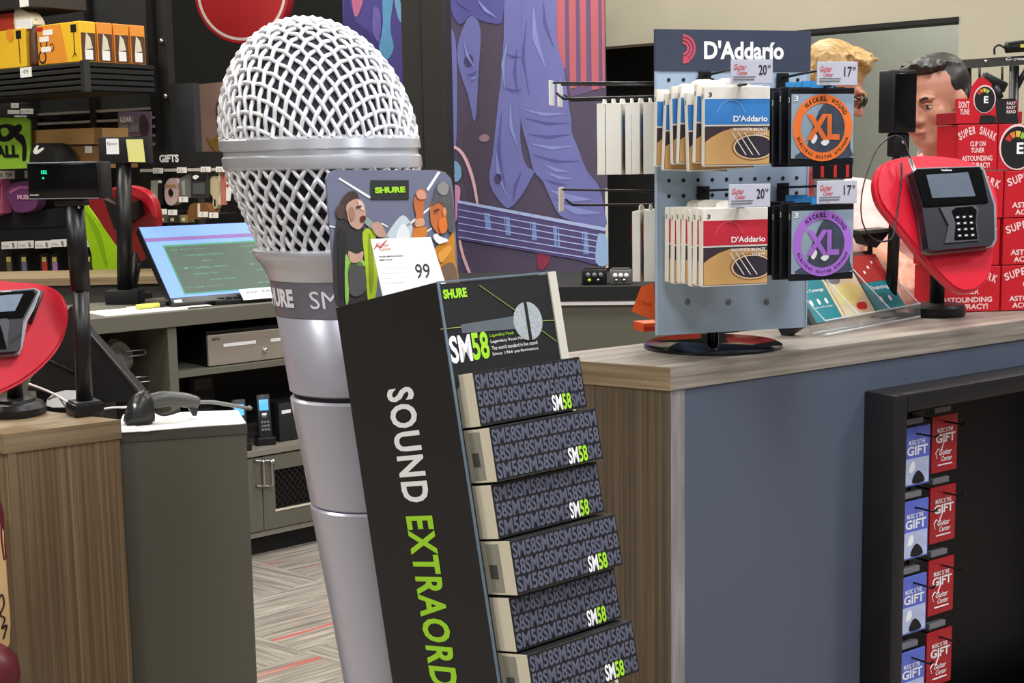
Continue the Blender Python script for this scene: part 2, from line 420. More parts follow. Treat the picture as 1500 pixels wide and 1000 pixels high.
# gift cards on hooks inside the niche
BLUEC = mat('card_blue', (92, 108, 200), .35, var=.1, scale=12)
REDC = mat('card_red', (172, 24, 34), .35, var=.06, scale=12)
PHOTO = mat('card_photo', (186, 196, 228), .35, var=.3, scale=40)
rowz = [PL(CM, 1342, y, .0)[1] for y in (622, 729, 838, 946)]
x0 = NX0+FW+.004
ncard = 0
for r, zt in enumerate(rowz):
    hgt = .118
    for c in range(2):
        yy = -.012 if c == 0 else .03
        xx = PL(CM, 1323, 650, yy)[0] if c == 0 else PL(CM, 1365, 650, yy)[0]
        ww = .082
        rowname = ('topmost', 'second', 'third', 'fourth')[r]
        col = ('blue gift card with photo' if c == 0 else 'red gift card with script logo')
        t = thing('gift_card', CM @ Matrix.Translation((xx, yy, zt-hgt)), f'{col}, {rowname} row down in the black niche', 'gift card', 'gift cards in the counter niche')
        B().box(0, ww, 0, .004, 0, hgt, .001).out('card', BLUEC if c == 0 else REDC, t)
        text('lettering', 'MUSIC IS THE', .016, .066, hgt*.70, hgt*.78, -.0006, PRINTW, t, bold=.02)
        text('lettering', 'GIFT', .012, .074, hgt*.52, hgt*.68, -.0006, PRINTW, t, bold=.03)
        if c == 0:
            ph = B().box(.004, ww-.004, -.0008, 0, .004, hgt*.47).out('photo_print', PHOTO, t)
            B().plate(smooth_poly([(.03, .006), (.032, .02), (.045, .03), (.06, .02), (.064, .006)]), -.0014).out('performer_print', PRINTK, t)
            B().plate(smooth_poly([(.018, .03), (.022, .045), (.032, .05), (.036, .038), (.028, .028)]), -.0014).out('face_print', PRINTW, t)
        else:
            text('lettering', 'Guitar', .024, .064, hgt*.30, hgt*.40, -.0006, PRINTW, t, shear=.3, bold=.015)
            text('lettering', 'Center', .030, .066, hgt*.19, hgt*.28, -.0006, PRINTW, t, shear=.3, bold=.015)
            B().tube([(.016, -.0008, .03), (.012, -.0008, .042), (.02, -.0008, .05), (.028, -.0008, .044), (.04, -.0008, .066)], .0012, 5).out('logo_print', PRINTW, t)
            B().box(.02, .066, -.0012, 0, hgt*.12, hgt*.14).out('rule_print', PRINTW, t)
        hk = thing('peg_hook', CM @ Matrix.Translation((xx+ww*.5, yy, zt-.014)), f'black wire hook of the {"blue" if c == 0 else "red"} gift card, {rowname} row of the niche', 'hook', 'niche hooks')
        B().tube(spline([(0, .098-yy, 0), (0, -.03, 0), (0, -.045, .001), (0, -.052, .008)], 3), .0022, 6).out('wire', K, hk, True)
        B().box(-.02, .02, .097-yy, .0995-yy, -.012, .012).out('back_plate', K, hk)
        bh = B().box(-.026, .026, .006, .02, .018, .03, .001).out('clip', GREYP, hk)

# ================================================================== MICROPHONE BOX DISPLAY STAND (leans back)
DT = 12.0
DRZ = 41.0
ptop = on_d(640, 413, 1.80)
Rm = F((0, 0, 0), DRZ, DT)
up = Rm.to_3x3() @ Vector((0, 0, 1))
H = ptop.z/up.z
DM = F(ptop-up*H, DRZ, DT)
def solve_len(M, p0, axis, px):
    lo, hi = 0., 3.
    def pxof(t):
        q = M @ (Vector(p0)+Vector(axis)*t)-EYE; q = CR.transposed() @ q
        return 750-FPX*q.x/q.z
    a = pxof(0) < px
    for _ in range(50):
        mid = (lo+hi)/2
        if (pxof(mid) < px) == a: lo = mid
        else: hi = mid
    return lo
DD = solve_len(DM, (0, 0, H), (0, 1, 0), 492)
DW = solve_len(DM, (0, 0, H), (1, 0, 0), 812)
print('display depth', DD, 'width', DW, 'height', H, 'counter', rzc, dep, q2.x)
tz = math.tan(math.radians(DT))
stand = thing('display_stand', DM, 'tall black cardboard microphone display stand with white and green lettering, leaning back', 'display stand')
CARDK = mat('black_card_print', (27, 27, 28), .5, var=.08, scale=20)
B().prism([(0, 0), (DD, DD*tz), (DD, H), (0, H)], 0, .006, 'X').out('side_panel', CARDK, stand)
B().prism([(0, 0), (DD, DD*tz), (DD, H), (0, H)], DW-.006, DW, 'X').out('side_panel', CREAM, stand)
B().box(.006, DW-.006, DD-.006, DD, DD*tz, H-.004).out('back_panel', CARDK, stand)
HB = .14      # header recess height
B().box(.004, DW-.006, .0006, .006, H-HB, H-.003).out('header_panel', CARDK, stand)
EDGE = mat('panel_edge', (104, 122, 136), .5)
B().box(-.0008, .003, -.0012, .0004, .1, H).box(0, DW, -.001, .001, H-.0015, H+.0008).out('edge_line', EDGE, stand)
B().box(DW-.014, DW+.001, -.002, .018, H-HB-.02, H).out('corner_return', mat('pale_card', (206, 203, 188), .7, var=.04), stand)
# lettering down the side
def side_text(name, s, zc0, zc1, yy0, yy1, m):
    # runs downwards on the left side panel: local plane x = -0.0006, letters' tops face local -y (front)
    vs, fs, a, b_, c, d = glyphs(s, .03, 0., 1.14)
    vv = []
    for v in vs:
        u = (v[0]-a)/(b_-a); t = (v[1]-c)/(d-c)
        vv.append((-.0006, yy1+(yy0-yy1)*t, zc0+(zc1-zc0)*u))
    me = bpy.data.meshes.new(name); me.from_pydata(vv, [], fs); me.materials.append(m)
    o = bpy.data.objects.new(name, me); COL.objects.link(o); o.parent = stand
    return o
SM = DM @ Matrix.Rotation(math.radians(-90), 4, 'Z')     # frame of the side panel: local y = 0 is the panel
def side_at(px, py):
    x, z = PL(SM, px, py); return (-x, z)                 # (display y, z)
yA, zA = side_at(590, 567); yB, zB = side_at(617, 735); yC, zC = side_at(622, 755); yD, zD = side_at(660, 1012)
ya = [side_at(608, 585)[0], side_at(569, 590)[0]]
side_text('lettering', 'SOUND', zA, zB, min(ya), max(ya), PRINTW)
side_text('lettering', 'EXTRAORDINARY', zC, zC-(zC-zD)*13/8.35, min(ya), max(ya), GREEN)
# header graphic
def hx(px, py): return PL(DM, px, py, .0002)
a = hx(643, 439); b_ = hx(677, 431)
text('lettering', 'SHURE', a[0]+.008, b_[0]+.008, a[1], a[1]+.013, -.0002, GREEN, stand, bold=.05)
a = hx(662, 533); b_ = hx(689, 500); c_ = hx(715, 500)
text('lettering', 'SM', a[0], b_[0], a[1], a[1]+.037, -.0002, PRINTW, stand, bold=.03)
text('lettering', '58', b_[0]+.001, c_[0], a[1]+.0005, a[1]+.038, -.0002, GREEN, stand, bold=.03)
for i, (ln, wd, m) in enumerate((('Legendary Vocal', .05, GREEN), ('Legendary Vocal Microphone', .098, PRINTW), ('The world standard in live sound', .098, PRINTW), ('Since 1966 performance', .098, PRINTW))):
    zz = a[1]+.028-i*.0085
    text('lettering', ln, c_[0]+.004, c_[0]+.004+wd*.85, zz, zz+.0052, -.0004, m, stand)
mx0, mz0 = hx(675, 478); mx1, mz1 = hx(755, 470); bx, bz = hx(773, 470)
MICG = mat('mic_print_grey', (96, 104, 108), .5, var=.2, scale=40)
MICL = mat('mic_print_silver', (170, 178, 180), .5, var=.5, scale=250)
B().plate([(mx0, bz-.006), (mx1, bz-.009), (mx1+.01, bz-.012), (mx1+.01, bz+.012), (mx1, bz+.009), (mx0, bz+.006)], -.0003).out('mic_body_print', MICG, stand)
B().plate([(bx+.028*math.cos(t)*.95, bz+.027*math.sin(t)) for t in [2*PI*k/28 for k in range(28)]], -.0006).out('mic_head_print', MICL, stand)
B().box(bx-.003, bx+.002, -.0014, -.0008, bz-.027, bz+.027).out('mic_band_print', PRINTK, stand)
e1 = hx(702, 418); e2 = hx(755, 455); e3 = hx(792, 483); e4 = hx(815, 500); e5 = hx(645, 482); e6 = hx(675, 479); e7 = hx(792, 470); e8 = hx(812, 469)
for p, q in ((e1, e2), (e3, e4), (e5, e6), (e7, e8)):
    B().tube([(p[0], -.0002, p[1]), (min(q[0], DW-.008), -.0002, q[1])], .0007, 4).out('ray_print', mat('olive_print', (150, 170, 90), .6), stand)
# the microphone cartons
pitch = .0742
WIN = mat('shaded_flap', (150, 148, 134), .7)  # darker shading of the carton ends, put into the flap colour
# measured front-left corners of each carton
fronts = [(690, 578, 0), (712, 662, 1), (715, 745, 2), (742, 826, 3), (740, 907, 4), (765, 990, 5)]
ztop0 = hx(672, 549)[1]
names = ('topmost', 'second', 'third', 'fourth', 'fifth', 'sixth')
prot = [.030, .044, .032, .050, .033, .050]
pattern = None
W0 = DW-.018
for i in range(6):
    zt = ztop0-i*pitch; zb = zt-pitch+.003; pr = prot[i]
    t = thing('microphone_box', DM @ Matrix.Translation((.012+.002*(i % 2), 0, zb)), f'dark microphone carton with repeated grey lettering, {names[i]} down the display stand', 'box', 'microphone cartons in the stand')
    h = zt-zb
    B().box(0, W0, -pr+.0008, .13, 0, h, .001).out('carton', CREAM, t)
    B().box(0.0005, W0, -pr-.0002, -pr+.0006, .0005, h-.0005).out('printed_face', CARDK, t)
    if i in (1, 3, 5):
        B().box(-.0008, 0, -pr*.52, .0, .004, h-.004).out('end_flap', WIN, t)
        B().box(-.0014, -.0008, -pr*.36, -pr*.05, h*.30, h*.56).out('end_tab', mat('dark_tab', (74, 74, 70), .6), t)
    B().box(.0005, W0, -pr+.0008, .10, h-.0003, h+.0005).out('top_print', CARDK, t)
    yy = -pr-.0006
    n = 17.5; cw = W0/n
    for r, s in enumerate(('SM58SM58SM58SM58SM', '58SM58SM58SM58SM58', 'SM58SM58SM5')):
        z1 = h*(.96-.315*r); z0 = z1-h*.285
        x1 = W0-.002 if r < 2 else W0*.665
        text('lettering', s, .002, x1, z0, z1, yy, SLATE, t, bold=.03)
    z1 = h*(.95-.63); z0 = z1-h*.27
    text('lettering', 'SM', W0*.67, W0*.765, z0-.001, z1+.002, yy, PRINTW, t, bold=.028)
    text('lettering', '58', W0*.77, W0*.855, z0-.001, z1+.002, yy, GREEN, t, bold=.028)
    text('lettering', 'SM5', W0*.86, W0-.002, z0, z1, yy, SLATE, t, bold=.03)

# header card behind the stand with two singers, price card in front of it
HM = F(DM @ Vector((.08, DD+.012, H)), DRZ, 4)
hc = thing('header_card', HM, 'rounded grey header card printed with two singers and a green brand name', 'sign')
def hpl(px, py): return PL(HM, px, py)
outl = [(478, 262), (482, 253), (492, 249), (640, 249), (652, 252), (661, 262), (664, 280), (671, 405), (672, 425), (493, 446)]
B().prism([hpl(*p) for p in outl], 0, .004).out('card', mat('card_slate', (116, 120, 142), .5, var=.25, scale=6), hc)
def hd(name, pts, lay, m, sm=3): return decal(name, HM, pts, -.0008*lay, m, hc, sm, yp=0)
hd('stage_glow_print', [(575, 330), (590, 315), (603, 330), (605, 350), (585, 358), (565, 350)], 1, mat('glow_pale', (205, 215, 222), .6))
hd('stage_glow_print', [(583, 335), (590, 328), (597, 335), (598, 350), (580, 350)], 2, mat('glow_white', (238, 242, 242), .6))
for p in ([(495, 262), (497, 260), (543, 288), (541, 291)], [(624, 277), (641, 251), (645, 252), (627, 280)], [(559, 326), (568, 331), (567, 333), (558, 328)], [(594, 330), (629, 303), (631, 305), (596, 333)], [(623, 339), (632, 333), (632, 336), (624, 341)], [(482, 330), (492, 332), (492, 334), (482, 332)]):
    hd('light_beam_print', p, 1, PRINTW, 0)
b = hd('brand_panel', [(542, 264), (598, 264), (598, 292), (542, 292)], 2, mat('panel_dark', (48, 50, 50), .5), 0)
lo = hpl(548, 283.5); hi = hpl(592, 273)
text('lettering', 'SHURE', lo[0], hi[0], lo[1], hi[1], -.0024, GREEN, hc, bold=.06)
DK = mat('print_dark_cloth', (52, 50, 52), .6, var=.3, scale=30)
FACE = mat('print_face', (198, 158, 140), .6, var=.15, scale=40)
hd('singer_print', [(489, 440), (487, 380), (491, 330), (497, 315), (510, 312), (525, 320), (533, 340), (535, 380), (540, 440), (505, 452)], 2, DK)
hd('hair_print', [(496, 310), (498, 295), (508, 282), (520, 281), (526, 295), (524, 318), (510, 325), (500, 318)], 3, mat('print_hair', (70, 55, 52), .6, var=.4, scale=60))
hd('face_print', [(506, 300), (520, 291), (530, 296), (534, 312), (532, 326), (524, 336), (512, 330), (507, 315)], 4, FACE)
hd('jacket_print', [(530, 340), (545, 335), (550, 352), (553, 385), (548, 440), (538, 443), (533, 380)], 3, mat('print_lime', (176, 205, 40), .6, var=.15))
hd('trim_print', [(504, 375), (512, 380), (528, 380), (533, 385), (532, 390), (512, 392), (509, 440), (504, 440)], 4, mat('print_lime2', (150, 200, 90), .6))
hd('waist_print', [(508, 368), (520, 372), (530, 368), (527, 382), (512, 384)], 5, FACE)
hd('microphone_print', [(531, 318), (538, 320), (568, 348), (565, 352), (533, 328)], 5, mat('print_mic', (150, 165, 160), .5))
hd('hand_print', [(541, 330), (552, 325), (560, 335), (562, 346), (550, 346)], 6, FACE)
SK2 = mat('print_skin_warm', (200, 112, 62), .6, var=.2, scale=30)
hd('shoulder_print', [(636, 365), (655, 352), (664, 338), (666, 380), (671, 405), (668, 425), (640, 425)], 2, mat('print_orange', (205, 135, 40), .6, var=.2))
hd('arm_print', [(606, 290), (612, 277), (620, 278), (624, 288), (620, 300), (619, 330), (622, 345), (607, 350), (603, 340), (608, 318), (605, 300)], 3, SK2)
hd('sleeve_print', [(602, 345), (608, 334), (622, 332), (624, 340), (620, 348), (604, 349)], 4, mat('print_orange2', (215, 130, 50), .6))
hd('face_print', [(629, 300), (636, 292), (650, 295), (655, 315), (652, 338), (641, 342), (631, 330), (629, 318)], 3, SK2)
hd('hair_print', [(630, 302), (634, 288), (638, 272), (646, 266), (657, 272), (662, 300), (664, 336), (655, 338), (652, 310), (642, 296)], 4, mat('print_grey_hair', (92, 90, 92), .6, var=.4, scale=60))
hd('microphone_print', [(632, 346), (638, 342), (642, 346), (655, 352), (640, 357)], 5, PRINTW)
for nm, pts, lay, c in (('hair_print', [(493, 318), (490, 308), (496, 300), (503, 302), (500, 320)], 4, (84, 66, 60)), ('eye_print', [(519, 303), (526, 301), (527, 303), (520, 305)], 6, (70, 48, 44)), ('mouth_print', [(525, 318), (532, 316), (533, 322), (527, 325)], 6, (92, 40, 44)), ('cheek_print', [(509, 306), (515, 304), (518, 318), (512, 324)], 5, (170, 126, 112)),
                        ('highlight_print', [(521, 293), (529, 297), (531, 308), (526, 306)], 5, (224, 196, 182)), ('sleeve_print', [(493, 345), (499, 335), (506, 350), (504, 420), (496, 430)], 3, (40, 38, 40)), ('fold_print', [(538, 350), (542, 348), (546, 400), (541, 430)], 4, (138, 160, 34)), ('top_print', [(509, 388), (530, 386), (534, 425), (512, 432)], 4, (86, 84, 84)),
                        ('eye_print', [(633, 308), (640, 306), (641, 308), (634, 310)], 6, (80, 36, 24)), ('ear_print', [(646, 306), (650, 304), (652, 312), (648, 318)], 5, (224, 140, 92)), ('jaw_print', [(640, 325), (650, 318), (653, 336), (644, 342)], 5, (226, 124, 48)), ('wrist_print', [(607, 322), (618, 320), (619, 330), (607, 332)], 5, (224, 168, 132)), ('knuckle_print', [(607, 283), (613, 278), (620, 281), (622, 290), (612, 292)], 5, (222, 158, 130)),
                        ('fold_print', [(640, 372), (655, 360), (660, 364), (646, 385)], 4, (232, 164, 66)), ('shadow_print', [(642, 395), (662, 385), (670, 420), (645, 424)], 4, (120, 98, 80)), ('hair_print', [(638, 274), (646, 266), (655, 272), (652, 285), (642, 284)], 5, (150, 146, 146))):
    hd(nm, pts, lay, mat('print_%d_%d_%d' % c, c, .6, var=.15, scale=40), 3)
# price card
PM = F(on_d(598, 412, 1.955), 20, 22)
pc = thing('price_card', PM, 'white price card reading 99 standing behind the black display stand', 'price card')
q = [(543, 350), (631, 347), (651, 410), (654, 420), (561, 434)]
B().prism([PL(PM, *p) for p in q], 0, .003).out('card', WHITE, pc)
def pt(name, s, a, b2, m, **k):
    lo = PL(PM, *a); hi = PL(PM, *b2); return text(name, s, lo[0], hi[0], lo[1], hi[1], -.0008, m, pc, **k)
pt('lettering', '99', (610, 408), (628, 386), PRINTK, bold=.0)
pt('lettering', 'Guitar', (551, 362), (570, 355), REDP, shear=.3); pt('lettering', 'Center', (556, 367), (573, 362), REDP, shear=.3)
l0 = [PL(PM, *p) for p in ((548, 365), (552, 358), (556, 363), (566, 352))]
B().tube([(p[0], -.001, p[1]) for p in l0], .0007, 5).out('logo_print', REDP, pc)
pt('lettering', 'SHURE MICROPHONE', (555, 377), (590, 373.5), PRINTK, bold=.02); pt('lettering', 'SM58 VOCAL', (556, 382), (575, 379), PRINTK, bold=.02)
for k in range(4): pt('lettering', ('Cardioid dynamic vocal microphone', 'Built-in pop filter and shock mount', 'Frequency response tailored for vocals', 'Stand adapter and bag')[k], (559+k*2, 394.5+k*7), ((595, 597, 602, 588)[k]+k*1, 391.5+k*7), GREYP)

# ================================================================== GIANT MICROPHONE
MD = 2.32
mc = on_d(471, 222, MD)
MLEAN = math.tan(math.radians(10.2))
mm = MD/FPX                                # metres per pixel at the microphone
SL = mc.z                                  # height of the ring centre above the floor
MM = F((mc.x, mc.y, 0), DRZ) @ Matrix.Translation((0, -MLEAN*SL, 0))
mic = thing('giant_microphone', MM, 'giant silver vocal microphone with wire mesh head, standing behind the black display stand', 'display microphone')
R0 = 143*mm
WIRE = mat('grille_wire', (232, 233, 236), .4, metal=.2, var=.05)
FOAM = mat('grille_foam', (52, 53, 62), .9, var=.2, scale=90)
SILV = mat('satin_silver', (204, 204, 217), .32, metal=.5, var=.04, scale=90)
RINGM = mat('ring_silver', (214, 216, 221), .28, metal=.55, var=.03)
DKS = mat('collar_dark_silver', (150, 148, 160), .38, metal=.7, var=.05, scale=60)
zr = SL                                     # ring centre
dome_h = 1.24
zd0 = zr+18*mm
g = B(); s = .0205; wr = .0037
view_az = math.atan2(-mc.y, -mc.x)-math.radians(DRZ)
Lmax = R0*PI/2
nl = int(Lmax/s)
def dome(u, v, amp):
    a = view_az+PI/4
    x = u*math.cos(a)-v*math.sin(a); y = u*math.sin(a)+v*math.cos(a)
    rho = math.hypot(x, y); th = rho/R0
    ph = math.atan2(y, x); rr = (R0-.004)+amp
    return (rr*math.sin(th)*math.cos(ph), rr*math.sin(th)*math.sin(ph), zd0+rr*dome_h*math.cos(th)), th
for fam in range(2):
    for i in range(-nl, nl+1):
        c = i*s; half = math.sqrt(max(0, Lmax**2-c*c))
        n = max(3, int(2*half/(s*.5))); pts = []
        for k in range(n+1):
            v = -half+2*half*k/n
            ph = math.cos(PI*v/s)*(1 if i % 2 == 0 else -1)*(1 if fam == 0 else -1)
            p, th = dome(c, v, .0026*ph) if fam == 0 else dome(v, c, .0026*ph)
            pts.append(p)
        g.tube(pts, wr, 6, cap=False)
# lower basket: helical wires down to the neck
z1 = zr-22*mm; z2 = zr-140*mm
r1 = R0-.006; r2 = 102*mm
nh = 38
for sgn in (1, -1):
    for i in range(nh):
        pts = []
        for k in range(23):
            t = k/22; rr = r1+(r2-r1)*(t**1.25); a = 2*PI*i/nh+sgn*t*.62
            rr += .0026*math.cos(PI*(k*.5+i))*sgn
            pts.append((rr*math.cos(a), rr*math.sin(a), z1+(z2-z1)*t))
        g.tube(pts, wr, 6, cap=False)
gr = g.out('grille', WIRE, mic, True)
fo = B().lathe([(r2*.93, z2), (r1*.95*.98, z1), (R0*.955, zd0)]+[(R0*.955*math.cos(t), zd0+R0*.955*dome_h*math.sin(t)) for t in [PI/2*k/14 for k in range(1, 15)]], 48).out('foam_insert', FOAM, mic, True)
B().lathe([(R0-.008, zr-26.5*mm), (R0-.001, zr-24*mm), (R0+.0005, zr-20*mm), (R0+.0005, zr-8*mm), (R0-.0035, zr-5.5*mm), (R0-.0035, zr+1*mm), (R0+.002, zr+4*mm), (R0+.002, zr+16*mm), (R0-.002, zr+20*mm), (R0-.008, zr+22*mm)], 72).out('ring', RINGM, mic, 'auto')
za = zr-138*mm
B().lathe([(113*mm, za+.002), (117*mm, za), (117.5*mm, za-6*mm), (115*mm, za-12*mm), (107*mm, za-22*mm), (102*mm, za-34*mm), (100*mm, za-42*mm)], 64).out('flange', mat('flange_silver', (212, 212, 218), .3, metal=.5), mic, 'auto')
zc1 = za-42*mm; zc2 = zc1-50*mm
def rad(z):                                   # handle taper
    t = (zc1-z)/(zc1-.0)
    return (99-42*min(1, t*1.3)) * mm
B().lathe([(rad(zc1), zc1), (rad(zc2), zc2)], 64).out('collar', DKS, mic, 'auto')
za1 = zc2-112*mm; zb1 = za1-158*mm
prof = [(rad(zc2)-.003, zc2), (rad(zc2)-.001, zc2-.003), (rad(za1), za1+.004), (rad(za1)-.004, za1+.001)]
B().lathe(prof, 64).out('upper_handle', SILV, mic, 'auto')
B().lathe([(rad(za1)-.006, za1+.001), (rad(za1)-.006, za1-.006)], 64).out('switch_groove', PRINTK, mic)
prof = [(rad(za1)-.003, za1-.006), (rad(za1)+.001, za1-.010), (rad(zb1), zb1+.003), (rad(zb1)-.003, zb1)]
B().lathe(prof, 64).out('middle_handle', SILV, mic, 'auto')
zf = .035
B().lathe([(rad(zb1)-.001, zb1-.0015), (rad(zb1)+.0015, zb1-.005)]+[(rad(z), z) for z in (zb1-.2, zb1-.4, .3)]+[(rad(zf), zf)], 64).out('lower_handle', SILV, mic, 'auto')
def wrap(zc_, r_):
    def fn(p):                                 # wrap flat lettering round the collar
        a = -PI/2+p[0]/r_
        a0 = view_az+PI/2
        return (r_*math.cos(a+a0), r_*math.sin(a+a0), p[2])
    return fn
rcol = rad((zc1+zc2)/2)+.0012
text('lettering', 'SHURE', -.178, -.084, zc2+14*mm, zc2+40*mm, 0, mat('pale_grey_print', (226, 226, 232), .5), mic, bold=.05, fn=wrap(0, rcol))
text('lettering', 'SM58', -.052, .04, zc2+14*mm, zc2+38*mm, 0, MATS['pale_grey_print'], mic, bold=.0, fn=wrap(0, rcol))

for ch in [o for o in bpy.data.objects if o.parent == mic]:      # the standee leans back, its rings stay level
    for v in ch.data.vertices: v.co.y += MLEAN*v.co.z
# ================================================================== STRING-PACK SPINNER ON THE COUNTER
SP = on_z(1040, 511, ZC)
SRZ = 16.0
SW = .285                                     # panel width
rin = SW/(2*math.sqrt(3))
PN = mat('pegboard_metal', (172, 192, 212), .42, metal=.1, var=.03)
NAVY = mat('header_navy', (58, 66, 84), .5, var=.04)
SPM = F((SP.x, SP.y, ZC), SRZ)
# place so that the front panel spans the measured edges
fc = on_d(1073, 270, SP.y-.05)
PM1 = F(fc, SRZ); PM1.translation.z = 0
x0_, _ = PL(PM1, 960, 270); x1_, _ = PL(PM1, 1184.5, 270)
SW = x1_-x0_; rin = SW/(2*math.sqrt(3))
fcx = PM1 @ Vector(((x0_+x1_)/2, 0, 0))
back = PM1.to_3x3() @ Vector((0, 1, 0))
axis = fcx+back*rin
SPM = F((axis.x, axis.y, ZC), SRZ)
zt_ = PL(SPM @ Matrix.Translation((0, -rin, 0)), 1073, 44)[1]; zb_ = PL(SPM @ Matrix.Translation((0, -rin, 0)), 1073, 485)[1]
zh_ = PL(SPM @ Matrix.Translation((0, -rin, 0)), 1073, 104)[1]
print('spinner', SW, rin, axis, zt_, zb_)
spin = thing('string_spinner', SPM, 'three-sided metal spinner rack with navy header sign, standing on the wood countertop', 'display rack')
B().lathe([(0, .0), (.125, .0), (.128, .002), (.128, .005), (.12, .009), (.03, .011), (0, .011)], 48).out('base', KG, spin, 'auto')
B().lathe([(.011, .010), (.011, zt_-.02)], 16).out('pole', CHROME, spin, True)
for k in range(3):
    R3 = Matrix.Rotation(math.radians(-120*k), 4, 'Z')
    b = B(); b.box(-SW/2, SW/2, -rin, -rin+.004, zb_, zt_); b.bm.transform(R3); pnl = b.out('panel', PN, spin)
    b = B(); b.box(-SW/2, SW/2, -rin-.002, -rin-.0002, zh_, zt_); b.bm.transform(R3); b.out('header', NAVY, pnl)
    if k == 0:
        hb = B()
        for z_px in (117, 262.5, 285):
            for c in range(10):
                zz = PL(SPM @ Matrix.Translation((0, -rin, 0)), 1073, z_px)[1]
                hb.disc(-SW/2+SW*(c+.92)/10.8, zz, .0035, -rin-.0006, 12)
        o = hb.out('peg_holes', PRINTK, pnl); o['kind'] = 'stuff'
        for c in range(3):
            x, z = PL(SPM @ Matrix.Translation((0, -rin, 0)), (1007, 1067, 1123)[c], 442)
            b = B(); b.ball((x, -rin, z), (.006, .002, .006), u=12, v=6); b.out('rivet', GREYP, pnl, True)
def fp(px, py, y=0): return PL(SPM @ Matrix.Translation((0, -rin-.002+y, 0)), px, py)
lo = fp(1031, 87); hi = fp(1148, 62)
text('lettering', "D'Addar\u00edo", lo[0], hi[0], lo[1], hi[1]+.002, -rin-.0028, PRINTW, spin, bold=.035)
PINKP = mat('logo_pink', (196, 78, 96), .5, var=.1, scale=120)
cx, cz = fp(1000, 71)
lg = B()
for k in range(3): lg.ring(cx, cz, .0075+.0062*k, .012+.0062*k, -rin-.0028, 14, -PI/2, PI/2)
lg.out('logo', PINKP, spin)
b = B(); b.plate([(cx, cz-.026), (cx+.012, cz-.024), (cx+.008, cz-.012), (cx, cz-.016)], -rin-.003); b.out('logo', PINKP, spin)

# --- wire hooks + price tickets
def hook(M, L, label, ticket=None, px_grp='spinner hooks', flip=False):
    t = thing('peg_hook', M, label, 'hook', px_grp)
    B().tube(spline([(0, 0, 0), (0, -L*.9, 0), (0, -L, .002), (0, -L-.012, .012)], 3), .0024, 6).out('lower_wire', K, t, True)
    B().tube([(0, 0, .024), (0, -L-.018, .030)], .0022, 6).out('upper_wire', K, t, True)
    B().box(-.012, .012, -.003, 0, -.01, .032, .001).out('hook_plate', K, t)
    if ticket:
        h = B().box(-.037, .037, -L-.0215, -L-.019, .0, .038, .0008).out('ticket_holder', mat('ticket_lilac', (196, 198, 212), .35, var=.03), t)
        yy = -L-.0222
        text('lettering', 'Guitar', -.032, -.010, .022, .031, yy, REDP, h, shear=.3, bold=.01); text('lettering', 'Center', -.026, -.008, .014, .021, yy, REDP, h, shear=.3, bold=.01)
        text('lettering', ticket, .012, .026, .014, .030, yy, PRINTK, h, bold=.01)
        text('lettering', '99', .0275, .033, .024, .030, yy, PRINTK, h, bold=.01)
        B().box(-.033, .006, yy, yy+.0004, .0105, .0118).out('rule_print', GREYP, h)
        B().box(-.033, .004, yy, yy+.0004, .006, .008).out('rule_print', GREYP, h)
        text('lettering', 'guitar strings', -.033, -.014, .002, .0048, yy, GREYP, h)
    return t
PACKW = mat('pack_white', (238, 234, 222), .45, var=.03)
PB = mat('pack_blue', (58, 128, 196), .4, var=.05, scale=60); PR_ = mat('pack_red', (196, 44, 62), .4, var=.05, scale=60)
GUIT = mat('pack_guitar', (204, 160, 100), .45, var=.14, scale=25); HOLE = mat('pack_soundhole', (50, 44, 56), .5); DKB = mat('pack_dark_band', (60, 46, 52), .5, var=.2)
PK = mat('pack_black', (20, 20, 24), .35, var=.1)
PVINYL = mat('pack_clear_grey', (150, 168, 184), .2, var=.25, scale=14, coat=.4)
SZ = .118
